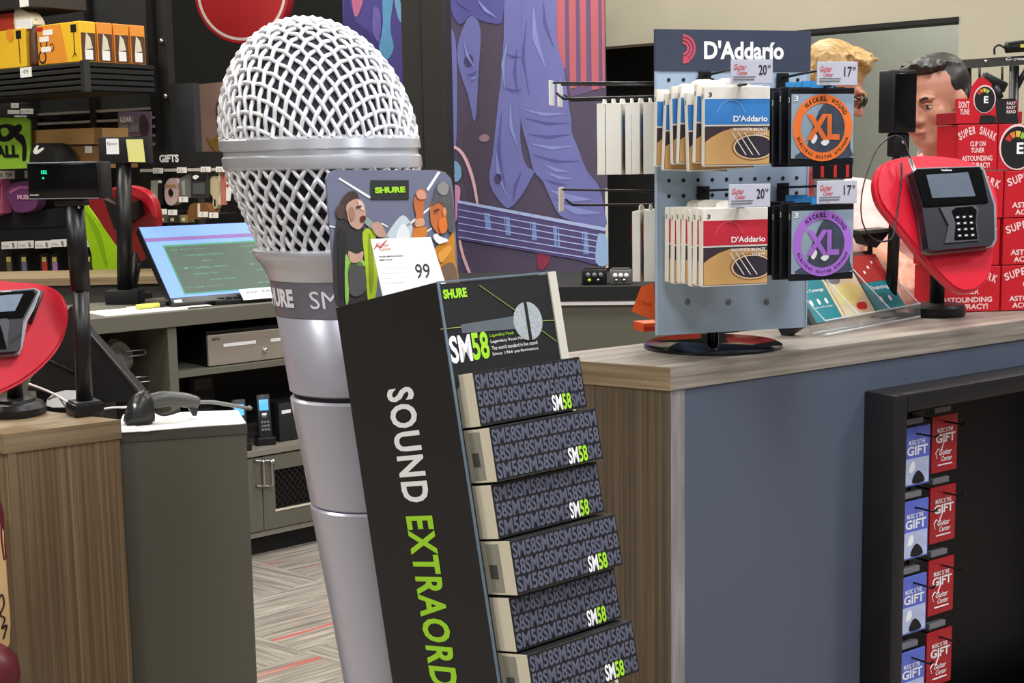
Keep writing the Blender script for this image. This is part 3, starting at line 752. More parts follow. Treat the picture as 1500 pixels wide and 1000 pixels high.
def acoustic_pack(M, top, label, grp, detail=True, tk=.012):
    t = thing('string_pack', M, label, 'string pack', grp)
    B().box(-SZ/2, SZ/2, 0, tk, 0, SZ+.012, .0008).out('wallet', PACKW, t)
    y = -.0006
    B().box(-SZ/2+.0005, SZ/2-.0005, y, 0, SZ*.58, SZ*.93).out('colour_band', top, t)
    B().box(-SZ/2+.0005, SZ/2-.0005, y, 0, SZ*.02, SZ*.555).out('photo_print', DKB, t)
    E = SZ/2-.001
    B().plate([(-E, .003), (E, .003), (E, .058), (.02, .063), (-.01, .062), (-.03, .056), (-.048, .047), (-E, .040)], y-.0003).out('guitar_print', GUIT, t)
    def ell(rx, rz): return [(max(-E, min(E, .030+rx*math.cos(a_))), .031+rz*math.sin(a_)) for a_ in [2*PI*k_/32 for k_ in range(32)]]
    B().plate(ell(.041, .0225), y-.0006).out('rosette_print', mat('pack_rosette', (150, 104, 66), .5), t)
    B().plate(ell(.038, .0205), y-.0008).out('rosette_print', mat('pack_rosette_light', (238, 206, 160), .5), t)
    B().plate(ell(.035, .0185), y-.0010).out('soundhole_print', HOLE, t)
    for k in range(3):
        B().plate([(-.012+k*.011, .056), (-.010+k*.011, .056), (.016+k*.012, .018), (.014+k*.012, .018)], y-.0014).out('string_print', PACKW, t)
    if detail:
        text('lettering', "D'Addario", -.008, .054, SZ*.615, SZ*.70, y-.0006, PRINTW, t, bold=.02)
        text('lettering', 'PHOSPHOR BRONZE', -.008, .054, SZ*.485, SZ*.53, y-.0012, PRINTW, t, bold=.015)
        text('lettering', 'LIGHT', .03, .054, SZ*.42, SZ*.46, y-.0012, PRINTW, t, bold=.01)
        text('lettering', '3', -.052, -.046, SZ*.96, SZ*1.02, y, PRINTK, t, bold=.02)
        B().ring(-.012, SZ*.70, .024, .0255, y-.0005, 20, .2, PI*.95).out('logo', mat('band_arc', (110, 160, 210), .4) if top is PB else mat('band_arc_red', (216, 90, 104), .4), t)
    # numbered spine on the left edge
    B().box(-SZ/2-.0006, -SZ/2, .001, tk-.001, .002, SZ+.010).out('spine', PACKW, t)
    vs = glyphs('3', .02)
    me = bpy.data.meshes.new('lettering')
    me.from_pydata([(-SZ/2-.001, tk*.5+.003-(v[0]-vs[2])/(vs[3]-vs[2])*.005, SZ*.93+(v[1]-vs[4])/(vs[5]-vs[4])*.008) for v in vs[0]], [], vs[1]); me.materials.append(PRINTK)
    o = bpy.data.objects.new('lettering', me); COL.objects.link(o); o.parent = t
    B().prism([(-.022, SZ+.011), (.026, SZ+.011), (.024, SZ+.019), (.012, SZ+.023), (-.010, SZ+.023), (-.020, SZ+.019)], tk*.4, tk*.4+.002).out('hang_tab', PACKW, t)
    return t
def xl_pack(M, ring, label, grp, detail=True):
    t = thing('string_pack', M, label, 'string pack', grp)
    B().box(-SZ/2, SZ/2, 0, .009, 0, SZ+.010, .0008).out('wallet', PK, t)
    y = -.0006
    if detail:
        B().box(-SZ/2+.001, SZ/2-.001, y, 0, .012, SZ).out('photo_print', PVINYL, t)
        B().plate(smooth_poly([(-.05, .012), (-.03, .03), (-.02, .06), (.0, .10), (.03, .104), (.05, .08), (.052, .03), (.05, .012)], 3), y-.0003).out('photo_print', mat('pack_smoke', (70, 78, 92), .3, var=.5, scale=50), t)
        B().ring(0, .062, .041, .0555, y-.0008, 40, 0, 2*PI).out('ring_print', ring, t)
        text('lettering', 'XL', -.031, .031, .042, .085, y-.0012, ring, t, bold=.04)
        text('lettering', '3', -.054, -.046, SZ*.90, SZ*.98, y-.0008, PRINTW, t, bold=.02)
        B().plate(smooth_poly([(-.022, .040), (-.014, .052), (-.010, .046), (-.016, .036)], 2), y-.001).out('photo_print', PRINTW, t)
        B().plate(smooth_poly([(-.004, .038), (.008, .044), (.012, .038), (.004, .032)], 2), y-.001).out('photo_print', PRINTW, t)
        # words round the ring
        for s, a0, a1 in (('NICKEL WOUND', 2.25, .55), ('ELECTRIC GUITAR STRINGS', 3.5, 5.9)):
            n = len(s)
            for i, chx in enumerate(s):
                if chx == ' ': continue
                a = a0+(a1-a0)*i/(n-1)
                rr = .0482; vs = glyphs(chx, .02); hgt = .0075 if s[0] == 'N' else .005; wd = hgt*.75
                rot = a-PI/2 if s[0] == 'N' else a+PI/2
                vv = []
                for v in vs[0]:
                    u = ((v[0]-vs[2])/max(1e-6, vs[3]-vs[2])-.5)*wd*(.4 if chx == 'I' else 1); q = ((v[1]-vs[4])/(vs[5]-vs[4])-.5)*hgt
                    vv.append((rr*math.cos(a)+u*math.cos(rot)-q*math.sin(rot), y-.0014, .062+rr*math.sin(a)+u*math.sin(rot)+q*math.cos(rot)))
                me = bpy.data.meshes.new('lettering'); me.from_pydata(vv, [], vs[1]); me.materials.append(PRINTK)
                o = bpy.data.objects.new('lettering', me); COL.objects.link(o); o.parent = t
    B().box(-SZ/2-.0006, -SZ/2, .001, .008, .002, SZ+.006).out('spine', PK, t)
    vs = glyphs('3', .02)
    me = bpy.data.meshes.new('lettering')
    me.from_pydata([(-SZ/2-.001, .007-(v[0]-vs[2])/(vs[3]-vs[2])*.005, SZ*.88+(v[1]-vs[4])/(vs[5]-vs[4])*.009) for v in vs[0]], [], vs[1]); me.materials.append(PRINTW)
    o = bpy.data.objects.new('lettering', me); COL.objects.link(o); o.parent = t
    B().box(-.02, .02, .002, .006, SZ+.009, SZ+.02).out('hang_tab', mat('tab_blue', (60, 150, 215), .4), t)
    return t
HL = .165
PURP = mat('ring_purple', (172, 112, 214), .45, var=.04)
rows = ((122, 243, PB, 'blue', ORANGE, 'orange', 7), (305, 420, PR_, 'red', PURP, 'purple', 7))
for ri, (pyt, pyb, colr, cn, rg, rn, nb) in enumerate(rows):
    rw = ('upper', 'lower')[ri]
    # acoustic pack column: front pack measured on a plane HL-0.02 in front of the panel
    yf = -rin-HL+.02
    fm = SPM @ Matrix.Translation((0, yf, 0))
    xa = PL(fm, 1032 if ri == 0 else 1030, 200)[0]; zb = PL(fm, 1085, 243 if ri == 0 else 418)[1]
    xc = xa+SZ/2; ztop = zb+SZ
    hook(SPM @ Matrix.Translation((xc+.004, -rin-.003, ztop+.014)), HL, f'black double hook of the {cn} string packs on the spinner front', '20')
    for k in range(nb):
        y = yf+k*.0175
        jx = (-.0068 if ri == 0 else -.0028)*k+(0, -.002, .002, -.003, .001, -.002, -.002)[k]*(1 if ri == 0 else .5); jz = (0, .004, -.006, .003, .005, -.008, .0)[k]*(1 if ri == 0 else .25)
        acoustic_pack(SPM @ Matrix.Translation((xc+jx, y, zb+jz)) @ Matrix.Rotation(math.radians((0, 1.5, -2, 2, -1, 2.5, 1)[k]*(1 if ri == 0 else .3)), 4, 'Y'), colr,
                      f'{cn} and white string pack with guitar photo, ' + ('frontmost on its hook' if k == 0 else f'behind the frontmost on the {rw} hook'),
                      f'{cn} string packs on the spinner', k == 0, .012 if ri == 0 else .0168)
    fm = SPM @ Matrix.Translation((0, yf-.012, 0))
    xa = PL(fm, 1158 if ri == 0 else 1160, 200)[0]; zb = PL(fm, 1200, 242 if ri == 0 else 410)[1]
    xc = xa+SZ/2
    hook(SPM @ Matrix.Translation((xc+.004, -rin-.003, zb+SZ+.012)), HL+.008, f'black double hook of the {rn} ring string packs on the spinner front', '17')
    for k in range(4):
        y = yf-.012+k*.026
        xl_pack(SPM @ Matrix.Translation((xc-(.0, .003, .004, .006)[k], y, zb+(0, .003, -.002, .004)[k])), rg,
                f'black string pack with {rn} ring and large letters, ' + ('frontmost on its hook' if k == 0 else f'behind the frontmost on the {rw} hook'),
                f'{rn} ring string packs on the spinner', k == 0)
# left side of the spinner: packs seen edge-on
LM = SPM @ Matrix.Rotation(math.radians(-120), 4, 'Z')
for ri, (py, n, pl0) in enumerate(((258, 7, 888), (419, 3, 925))):
    # the hooks stick out to the left of panel 1
    rw = ('upper', 'lower')[ri]
    zb = PL(SPM @ Matrix.Translation((0, -rin+.06, 0)), 930, (256, 418)[ri])[1]
    hz = zb+SZ+.018
    hL = .185
    for sx in (-.045, ) if ri else (-.045, .03):
        t = hook(LM @ Matrix.Translation((sx, -rin-.003, hz+.004)), hL, f'black double hook reaching out from the spinner side, {rw} row' + (', rear of its pair' if sx > 0 else ''), None)
        o = B().box(-.02, .02, -hL-.022, -hL-.0195, -.012, .034, .0008).out('ticket_holder', mat('ticket_white', (226, 226, 220), .4), t)
    for k in range(n):
        acoustic_pack(LM @ Matrix.Translation((-.03, -rin-.0235-k*.0172, zb)) @ Matrix.Rotation(math.radians((-3, 2, -2, 3, -2, 1, 2)[k]), 4, 'Z'), (PB, PR_)[ri], f'white string pack hanging edge-on in the {rw} row of the spinner side', f'edge-on string packs, {rw} row', False, .0150)
# orange hanging tag under the packs on the left side
OR = mat('orange_card', (232, 92, 32), .45, var=.06)
om = F(on_d(945, 445, axis.y-.02), -20, 0, 10)
t = thing('orange_tag', om, 'orange hanging tag at the left edge of the spinner, below edge-on packs', 'tag')
B().prism([PL(om, *p) for p in ((939, 420), (957, 414), (961, 470), (925, 456))], 0, .006).out('card', OR, t)
a = PL(om, 935, 446); b_ = PL(om, 956, 440)
text('lettering', 'STRAPS', a[0], b_[0], a[1], a[1]+.008, -.0008, mat('orange_dark', (180, 60, 20), .5), t)
bm_ = on_z(1010, 497, ZC)
t = thing('orange_box', F((bm_.x-.03, bm_.y+.14, ZC), 20), 'low orange carton on the countertop behind the spinner base', 'box')
B().box(-.05, .08, 0, .05, 0.0005, .018, .001).out('carton', OR, t); B().box(-.05, .08, -.0006, 0, .004, .010).out('printed_band', REDP, t)

# ================================================================== CLEAR BROCHURE HOLDER
BHp = on_z(1196, 492, ZC); BHq = on_z(1335, 465, ZC)
brz = math.degrees(math.atan2(BHq.y-BHp.y, BHq.x-BHp.x))
BM = F((BHp.x, BHp.y, ZC), brz)
bl = (BHq-BHp).length
ACR = mat('clear_acrylic', (236, 242, 244), .03, var=.0, trans=.92, alpha=.55, ior=1.1, spec=.6)
br = thing('brochure_holder', BM, 'clear acrylic brochure holder of leaning leaflets on the countertop beside the spinner', 'holder')
tl = math.radians(34); ct, st = math.cos(tl), math.sin(tl)
def sl(x, v, o): return (x, o*ct+v*st+.012, v*ct-o*st+.022)     # point on the leaning plane
b = B(); P = [sl(0, 0, .012), sl(bl, 0, .012), sl(bl, .15, .012), sl(0, .15, .012)]; Q = [sl(0, 0, .014), sl(bl, 0, .014), sl(bl, .15, .014), sl(0, .15, .014)]
for q in ((P[0], P[1], P[2], P[3]), (Q[3], Q[2], Q[1], Q[0]), (P[0], Q[0], Q[1], P[1]), (P[2], Q[2], Q[3], P[3]), (P[0], P[3], Q[3], Q[0]), (P[1], Q[1], Q[2], P[2])): b.face(q)
b.out('back_sheet', ACR, br)
RIM = mat('acrylic_rim', (232, 240, 240), .12, var=.02, alpha=.85)
B().tube([(0, -.02, .004), (bl, -.02, .004)], .002, 6).tube([(0, .01, .004), (bl, .01, .004)], .002, 6).out('front_rim', RIM, br)
for k in range(4):
    x = bl*k/3
    B().prism([(-.02, .004), (.012, .004), (.095, .12), (.085, .125), (-.02, .03)], x-.0008, x+.0008, 'X').out('divider', ACR, br)
    B().tube([(x, -.02, .03), (x, .088, .127)], .0012, 5).out('rim', RIM, br)
B().box(0, bl, -.021, -.0195, .004, .032).out('front_lip', ACR, br)
B().tube([(0, -.0205, .032), (bl, -.0205, .032)], .0015, 5).out('rim', RIM, br)
for x in (.008, bl-.008): B().lathe([(.004, .0), (.004, .004)], 10, (x, -.012, 0)).out('foot', RIM, br)
TEAL = mat('leaflet_teal', (30, 132, 140), .4, var=.08); CRM = mat('leaflet_cream', (230, 214, 174), .5, var=.12, scale=50); MAR = mat('leaflet_maroon', (168, 50, 44), .45, var=.1); GRY = mat('leaflet_brown', (98, 72, 66), .5, var=.1); BLK = mat('leaflet_black', (40, 38, 40), .4)
TMt = Matrix((( 1, 0, 0, 0), (0, ct, st, .012), (0, -st, ct, .022), (0, 0, 0, 1)))
defs = ((.002, .305, TEAL, 'teal'), (.315, .655, CRM, 'cream'), (.67, .99, TEAL, 'teal and maroon'))
for i, (u0, u1, m, cn) in enumerate(defs):
    for j in range(2):
        t = thing('leaflet', BM @ TMt @ Matrix.Translation((u0*bl, -.001+j*.004, 0)), f'{cn} printed leaflet in the clear holder, ' + ('front sheet' if j == 0 else 'behind the front sheet'), 'leaflet', 'leaflets in the holder')
        wd = (u1-u0)*bl; hg = (.098, .125, .135)[i]+j*.012
        B().box(0, wd, 0, .0025, 0, hg).out('sheet', m if j == 0 else (BLK, MAR, GRY)[i], t)
        if j: continue
        if i == 0:
            B().box(0, wd*.16, -.0004, 0, 0, hg).out('print', BLK, t)
            text('lettering', 'Pro Coverage', wd*.25, wd*.9, hg*.66, hg*.76, -.0005, PRINTW, t, bold=.01)
            for k in range(3): B().disc(wd*(.32+.24*k), hg*.45, .005, -.0005, 14, .007).out('icon', PRINTW, t)
            text('lettering', 'drops spills surges', wd*.28, wd*.92, hg*.30, hg*.35, -.0005, PRINTW, t)
        elif i == 1:
            B().plate(smooth_poly([(wd*.1, hg*.3), (wd*.5, hg*.2), (wd*.9, hg*.4), (wd*.8, hg*.6), (wd*.3, hg*.55)], 3), -.0005).out('print', mat('leaflet_yellow', (236, 222, 140), .5, var=.1), t)
            B().plate(smooth_poly([(wd*.05, hg*.7), (wd*.4, hg*.62), (wd*.6, hg*.85), (wd*.3, hg*.95)], 3), -.0005).out('print', GREYP, t)
            B().plate(smooth_poly([(wd*.55, hg*.12), (wd*.8, hg*.1), (wd*.85, hg*.22), (wd*.6, hg*.22)], 3), -.0006).out('print', REDP, t)
            B().box(wd*.5, wd, -.0004, 0, hg*.80, hg).out('print', MAR, t)
        else:
            B().box(0, wd, -.0004, 0, hg*.52, hg).out('print', MAR, t)
            text('lettering', 'Financing', wd*.2, wd*.8, hg*.36, hg*.45, -.0005, PRINTW, t, bold=.01)
            for k in range(2): B().disc(wd*(.35+.3*k), hg*.2, .006, -.0005, 14, .007).out('icon', PRINTW, t)
            for k in range(3): B().disc(wd*(.3+.2*k), hg*(.7+.08*k), .004, -.0006, 10).out('icon', PRINTW, t)
BLKs = thing('leaflet', BM @ TMt @ Matrix.Translation((-.004, .0, 0)), 'black leaflet edge leaning at the spinner end of the clear holder', 'leaflet', 'leaflets in the holder')
B().prism([(-.004, .0), (.05, .0), (.05, .10), (-.004, .10)], -.030, -.006, 'X').out('stack', BLK, BLKs)

# ================================================================== CARD TERMINALS ON RED PICK PLATES
REDPL = mat('red_pick_plate', (218, 34, 54), .28, var=.04, scale=8, coat=.4)
def thick(poly, c, k): return [(c[0]+(p[0]-c[0])*k, c[1]+(p[1]-c[1])*k) for p in poly]
TRr = F(on_d(1372, 330, 2.70), 20, 20)
bs = on_z(1372, 462, ZC)
ter = thing('card_terminal', F((bs.x, bs.y, ZC), 0), 'card payment terminal on a red guitar-pick plate beside red tuner boxes', 'card terminal')
def place(o, M):          # part built in its own tilted frame inside an upright thing
    o.matrix_parent_inverse = Matrix.Identity(4); o.matrix_basis = o.parent.matrix_world.inverted() @ M if o.parent.parent is None else Matrix.Identity(4)
    return o
bpy.context.view_layer.update()
B().lathe([(0, .0), (.058, .0), (.060, .004), (.060, .02), (.055, .026), (.02, .028), (0, .028)], 40).out('base', K, ter, 'auto')
def plate_poly(M, pts): return smooth_poly([PL(M, *p) for p in pts], 4)
pick = plate_poly(TRr, [(1331, 229), (1368, 227), (1424, 236), (1452, 262), (1463, 292), (1462, 334), (1453, 396), (1441, 418), (1421, 428), (1396, 421), (1357, 382), (1318, 334), (1290, 298), (1283, 267), (1292, 242), (1312, 232)])
cxp = sum(p[0] for p in pick)/len(pick), sum(p[1] for p in pick)/len(pick)
b = B(); b.prism(pick, .0, .018)
bmesh.ops.bevel(b.bm, geom=[e for e in b.bm.edges if all(abs(v.co.y) < 1e-5 for v in e.verts)], offset=.006, segments=3, affect='EDGES')
place(b.out('pick_plate', REDPL, ter, 'auto'), TRr)
TERM = mat('terminal_body', (25, 27, 34), .35, var=.05); TEDGE = mat('terminal_rim', (150, 152, 156), .3, metal=.5)
SCR = mat('terminal_screen', (96, 106, 118), .2, var=.25, scale=20)
def tp(pts, y, M=TRr): return [PL(M, a, b_, y) for a, b_ in pts]
def tpart(name, pts, y0, y1, m, sm=0, M=TRr, par=None):
    pp = tp(pts, y1, M)
    if sm: pp = smooth_poly(pp, sm)
    b = B(); b.prism(pp, y1, y0); o = b.out(name, m, par or ter); return place(o, M)
tpart('terminal_rim', [(1335, 252), (1342, 246), (1436, 243), (1442, 248), (1459, 300), (1460, 352), (1454, 362), (1366, 371), (1358, 367), (1350, 310)], 0, -.018, TEDGE)
tpart('terminal_body', [(1337, 253), (1343, 247), (1435, 244), (1440, 249), (1456, 300), (1457, 350), (1452, 359), (1368, 367), (1360, 363), (1352, 310)], -.018, -.036, TERM)
tpart('screen_bezel', [(1340, 252), (1344, 248), (1434, 245), (1438, 250), (1448, 296), (1355, 302)], -.036, -.040, KG)
tpart('screen', [(1357, 256), (1418, 252), (1429, 287), (1366, 290)], -.040, -.0408, SCR)
tpart('keypad_surround', [(1377, 304), (1428, 300), (1434, 306), (1430, 320), (1434, 352), (1384, 356), (1390, 330)], -.036, -.039, mat('terminal_grey', (66, 66, 70), .4))
tpart('keypad', [(1394, 309), (1400, 304), (1424, 302), (1431, 308), (1429, 325), (1432, 350), (1398, 352), (1400, 326)], -.039, -.0395, KG, 0)
for r in range(4):
    for c in range(3):
        x = 1403+c*9.5+r*1; y = 318+r*9-c*.5
        tpart('key', [(x-3, y-2), (x+3, y-2.4), (x+3.4, y+2), (x-2.6, y+2.4)], -.0395, -.041, mat('key_grey', (34, 35, 38), .4))
        tpart('key_print', [(x-1.6, y-.8), (x+1.6, y-1), (x+1.6, y+.8), (x-1.6, y+.9)], -.041, -.0413, PRINTW)
lo = PL(TRr, 1379, 250.5, -.041); hi = PL(TRr, 1394, 247.5, -.041)
o = text('lettering', 'Verifone', lo[0], hi[0], lo[1], hi[1], -.0409, PRINTW, ter, bold=.03); place(o, TRr)
# stylus in its clip and coiled lead
sp = [PL(TRr, *p) for p in ((1312, 215), (1320, 240), (1345, 312))]
b = B(); b.tube([(sp[1][0], -.03, sp[1][1]), (sp[2][0], -.03, sp[2][1])], [.004, .003], 8); place(b.out('stylus', STEEL, ter, True), TRr)
b = B(); b.tube([(sp[1][0]+.006, -.024, sp[1][1]), (sp[2][0]+.006, -.024, sp[2][1])], .0035, 8); place(b.out('stylus_clip', K, ter, True), TRr)
cp = [PL(TRr, *p) for p in ((1320, 240), (1312, 214), (1298, 206), (1278, 220), (1264, 250), (1254, 290), (1256, 330), (1275, 355), (1300, 352), (1308, 320), (1316, 270), (1317, 240))]
b = B(); b.tube(spline([(p[0], -.03+.002*i, p[1]) for i, p in enumerate(cp)], 5), .0016, 6); place(b.out('stylus_cord', K, ter, True), TRr)
npos = ter.matrix_world.inverted() @ (TRr @ Vector((cxp[0]-.01, .02, cxp[1]-.02)))
B().tube([(0, 0, .024), (0, .0, .09), (npos.x, npos.y, npos.z)], [.016, .016, .014], 14).out('stem', K, ter, True)

# pole-mounted customer display
pb = on_z(1325, 473, ZC)
pd = thing('customer_display', F((pb.x, pb.y+.11, ZC), 0), 'tall black pole display standing beside the red pick terminal', 'display')
DY = pb.y+.11
def dz(px, py): p = on_d(px, py, DY); return p.x-pb.x, p.z-ZC
zt0 = dz(1320, 195)[1]; zbx = dz(1315, 103)[1]
B().lathe([(0, 0), (.045, 0), (.045, .006), (.03, .012), (0, .012)], 24).out('base', K, pd, 'auto')
b = B(); b.tube([(dz(1322, 470)[0]*0+.0, 0, .008), (dz(1318, 195)[0], 0, zt0+.02)], .0125, 16); b.out('pole', K, pd, True)
DMx = F((0, 0, 0), 28)
hb = B().box(-.034, .034, -.022, .022, 0, zbx-zt0, .004); hb.bm.transform(Matrix.Translation((dz(1314, 195)[0], 0, zt0)) @ DMx.to_4x4()); hb.out('display_head', K, pd, 'auto')
hb = B().box(-.028, .03, -.0245, -.022, .008, zbx-zt0-.008, .001); hb.bm.transform(Matrix.Translation((dz(1314, 195)[0], 0, zt0)) @ DMx.to_4x4()); hb.out('screen', KG, pd, 'auto')
hb = B().box(-.02, .02, -.014, .014, -.05, 0, .004); hb.bm.transform(Matrix.Translation((dz(1316, 195)[0], 0, zt0)) @ DMx.to_4x4()); hb.out('swivel', K, pd, 'auto')
hb = B().ball((0, -.015, -.02), .005); hb.bm.transform(Matrix.Translation((dz(1316, 195)[0], 0, zt0)) @ DMx.to_4x4()); hb.out('screw', STEEL, pd, True)

# ================================================================== RED TUNER CARTONS
RB = mat('red_carton', (198, 28, 40), .42, var=.05, scale=10); PINKW = mat('pale_pink_print', (240, 205, 200), .55)
RBD = mat('red_carton_edge', (160, 20, 32), .5)
bp0 = on_z(1467, 456, ZC)
TM = F((bp0.x, bp0.y, ZC), 8)
tw, th, td = .155, .0, .10
zs = [PL(TM, 1480, y)[1] for y in (455, 388, 319, 249, 181)]
def tuner_box(x, z0, z1, yy, label, tuner=False, wd=tw):
    t = thing('tuner_box', TM @ Matrix.Translation((x, yy, z0)), label, 'box', 'red tuner cartons')
    h = z1-z0-.0012
    B().box(0, wd, 0, td, .0006, h, .0012).out('carton', RB, t)
    B().box(.0, .0012, -.0005, 0, .001, h-.001).out('edge_print', RBD, t)
    y = -.0006
    if not tuner:
        # arched headline
        s = 'SUPER SNARK'; n = len(s)
        for i, chx in enumerate(s):
            if chx == ' ': continue
            u = i/(n-1); x0 = wd*(.06+.80*u); zz = h*(.70+.14*math.sin(PI*u)); a = .35*math.cos(PI*u)
            vs = glyphs(chx, .03); ww = wd*.072; hh = h*.17
            vv = [(x0+((v[0]-vs[2])/(vs[3]-vs[2]))*ww*math.cos(a)-((v[1]-vs[4])/(vs[5]-vs[4]))*hh*math.sin(a), y, zz+((v[1]-vs[4])/(vs[5]-vs[4]))*hh*math.cos(a)+((v[0]-vs[2])/(vs[3]-vs[2]))*ww*math.sin(a)-h*.04) for v in vs[0]]
            me = bpy.data.meshes.new('lettering'); me.from_pydata(vv, [], vs[1]); me.materials.append(PINKW)
            o = bpy.data.objects.new('lettering', me); COL.objects.link(o); o.parent = t
        text('lettering', 'CLIP ON', wd*.32, wd*.70, h*.53, h*.64, y, PINKW, t, bold=.03); text('lettering', 'TUNER', wd*.34, wd*.68, h*.39, h*.50, y, PINKW, t, bold=.03)
        text('lettering', 'ASTOUNDING', wd*.12, wd*.88, h*.21, h*.33, y, PINKW, t, bold=.03); text('lettering', 'ACCURACY!', wd*.17, wd*.82, h*.06, h*.18, y, PINKW, t, bold=.03)
    else:
        dial(t, wd*.45, h*.5, h*.5, y)
    return t
def dial(t, cx, cz, r, y):
    B().disc(cx, cz, r*.86, y, 28, r*1.0).out('dial_rim', PINKW, t); B().disc(cx, cz-.001, r*.78, y-.0004, 28, r*.92).out('dial_face', PRINTK, t)
    for k, c in enumerate(((200, 50, 40), (225, 120, 50), (215, 190, 70), (150, 190, 70))):
        B().ring(cx-.002, cz+.004, r*.36, r*.62, y-.0008, 4, PI*(.86-.16*k), PI*(.86-.16*k-.13)).out('meter_print', mat(f'meter_{k}', c, .5), t)
    text('lettering', 'E', cx-.002, cx+r*.28, cz-r*.3, cz+r*.2, y-.0008, PRINTW, t, bold=.03)
xc0 = PL(TM, 1467, 420)[0]; xl0 = xc0-tw-.002
for k in range(4):
    nm = ('bottom', 'second', 'third', 'top')[k]
    if k < 3:
        tuner_box(xc0, zs[k], zs[k+1], 0, f'red tuner carton with arched white headline, {nm} level of the end stack')
        tuner_box(xl0+(-.003 if k == 1 else 0), zs[k], zs[k+1], (.002, .004, .001)[k], f'red tuner carton with arched white headline, {nm} level behind the card terminal')
    else:
        tuner_box(PL(TM, 1402, 215)[0], zs[k], zs[k+1], .0, 'topmost red tuner carton with arched headline, next to the dial carton', wd=PL(TM, 1461, 215)[0]-PL(TM, 1402, 215)[0])
        tuner_box(PL(TM, 1462, 215)[0], zs[k], zs[k+1], .0, 'topmost red tuner carton showing a black tuner dial', True, wd=.1)
# opened display carton on top, its lid standing up with a dial cut-out
zt2 = zs[4]
t = thing('tuner_display_box', TM @ Matrix.Translation((0, 0, zt2)), 'opened red tuner carton with raised dial flap, on top of the stack', 'box')
def tq(px, py): x, z = PL(TM, px, py); return (x, z-zt2)
B().prism([tq(1401, 181), tq(1400, 145), tq(1421, 144), tq(1424, 126), (tq(1432, 115)), tq(1441, 113), tq(1452, 122), tq(1458, 150), tq(1490, 146), tq(1492, 180)], 0, .003).out('raised_flap', RB, t)
B().prism([tq(1458, 145), tq(1488, 144), tq(1492, 180), tq(1460, 180)], -.0006, 0).out('black_print', PRINTK, t)
B().box(tq(1401, 181)[0], tq(1498, 181)[0], .003, td, .0004, .026, .001).out('carton', RBD, t)
cx_, cz_ = tq(1442, 145); dial(t, cx_, cz_, .030, -.001)
b = B(); a = tq(1434, 180); b.plate([tq(1434, 180), tq(1436, 169), tq(1446, 168), tq(1458, 170), tq(1459, 180)], -.001); b.out('logo', PRINTK, t)
a = tq(1404, 168); c_ = tq(1420, 148)
text('lettering', "DON'T", a[0], c_[0], a[1]+.014, c_[1], -.0008, PINKW, t, bold=.03); text('lettering', 'TUNE', a[0]+.003, c_[0], a[1], a[1]+.012, -.0008, PINKW, t, bold=.03)
a = tq(1474, 166); c_ = tq(1488, 147)
for k, s_ in enumerate(('FAST', 'EASY', 'READ')): text('lettering', s_, a[0], c_[0], a[1]+.009*(2-k), a[1]+.009*(2-k)+.007, -.0012, PINKW, t, bold=.02)
clip = thing('clip_tuner', TM @ Matrix.Translation((tq(1462, 130)[0], .02, zt2+tq(1462, 120)[1])), 'black clip-on tuner perched above the opened red carton', 'tuner')
b = B(); b.box(-.03, .03, -.008, .008, -.012, .012, .004); b.bm.transform(Matrix.Rotation(math.radians(25), 4, 'Y')); b.out('head', K, clip, 'auto')
B().tube([(0, 0, -.008), (.014, 0, -.03), (-.004, 0, -.045), (-.008, 0, -.060)], [.012, .009, .007, .006], 10).out('clip_arm', K, clip, True)

# black wall rack with tools further back
RK = F(on_d(1450, 95, 4.6), -6)
rk = thing('accessory_rack', RK, 'black metal accessory rack with white lettering on its crossbar, behind the tuner boxes', 'rack')
def rq(px, py): return PL(RK, px, py)
RKM = mat('rack_grey', (58, 58, 54), .5)
B().prism([rq(1403, 88), rq(1520, 80), rq(1520, 93), rq(1403, 101)], 0, .02).out('crossbar', RKM, rk)
a = rq(1473, 90); c_ = rq(1506, 83)
text('lettering', 'G-gear', a[0], c_[0], a[1], c_[1], -.001, PRINTW, rk, bold=.02, shear=.2)
for px in (1408, 1421):
    B().tube([(*rq(px, 100)[:1], .01, rq(px, 100)[1]), (rq(px, 180)[0], .01, rq(px, 180)[1])], .007, 8).out('upright', K, rk, True)
B().tube([(rq(1487, 96)[0], .01, rq(1487, 96)[1]), (rq(1489, 190)[0], .01, -RK.translation.z+.001)], .016, 10).out('upright', K, rk, True)
B().tube([(rq(1489, 130)[0], .01, rq(1489, 130)[1]), (rq(1510, 92)[0], .01, rq(1510, 92)[1])], .010, 8).out('brace', K, rk, True)
for px in (1435, 1468):
    B().tube([(rq(px, 98)[0], .0, rq(px, 98)[1]), (rq(px, 122)[0], .0, rq(px, 122)[1])], .004, 8).out('hanger_wire', K, rk, True)
B().tube(spline([(rq(1457, 80)[0], 0, rq(1457, 80)[1]), (rq(1457, 70)[0], 0, rq(1457, 70)[1]), (rq(1464, 66)[0], 0, rq(1464, 66)[1]), (rq(1473, 71)[0], 0, rq(1473, 71)[1])], 4), .0035, 8).out('top_hook', K, rk, True)
b = B(); b.ball((rq(1444, 90)[0], -.002, rq(1444, 90)[1]), (.006, .003, .006)); b.out('screw', STEEL, rk, True)
tb = thing('tube_lamp', RK @ Matrix.Translation((0, -.02, 0)), 'black tube with yellow marking lying along the top of the accessory rack', 'lamp')
B().tube([(rq(1471, 70)[0], 0, rq(1471, 70)[1]), (rq(1530, 66)[0], 0, rq(1530, 66)[1])], .019, 14).out('tube', K, tb, True)
B().box(rq(1490, 68)[0], rq(1510, 68)[0], -.0205, -.019, rq(1490, 71)[1], rq(1490, 66)[1]).out('label_print', mat('yellow_print', (210, 205, 90), .5), tb)
B().prism([rq(1473, 64), rq(1530, 60), rq(1530, 63), rq(1473, 67)], -.02, .03).out('cap', KM, tb)

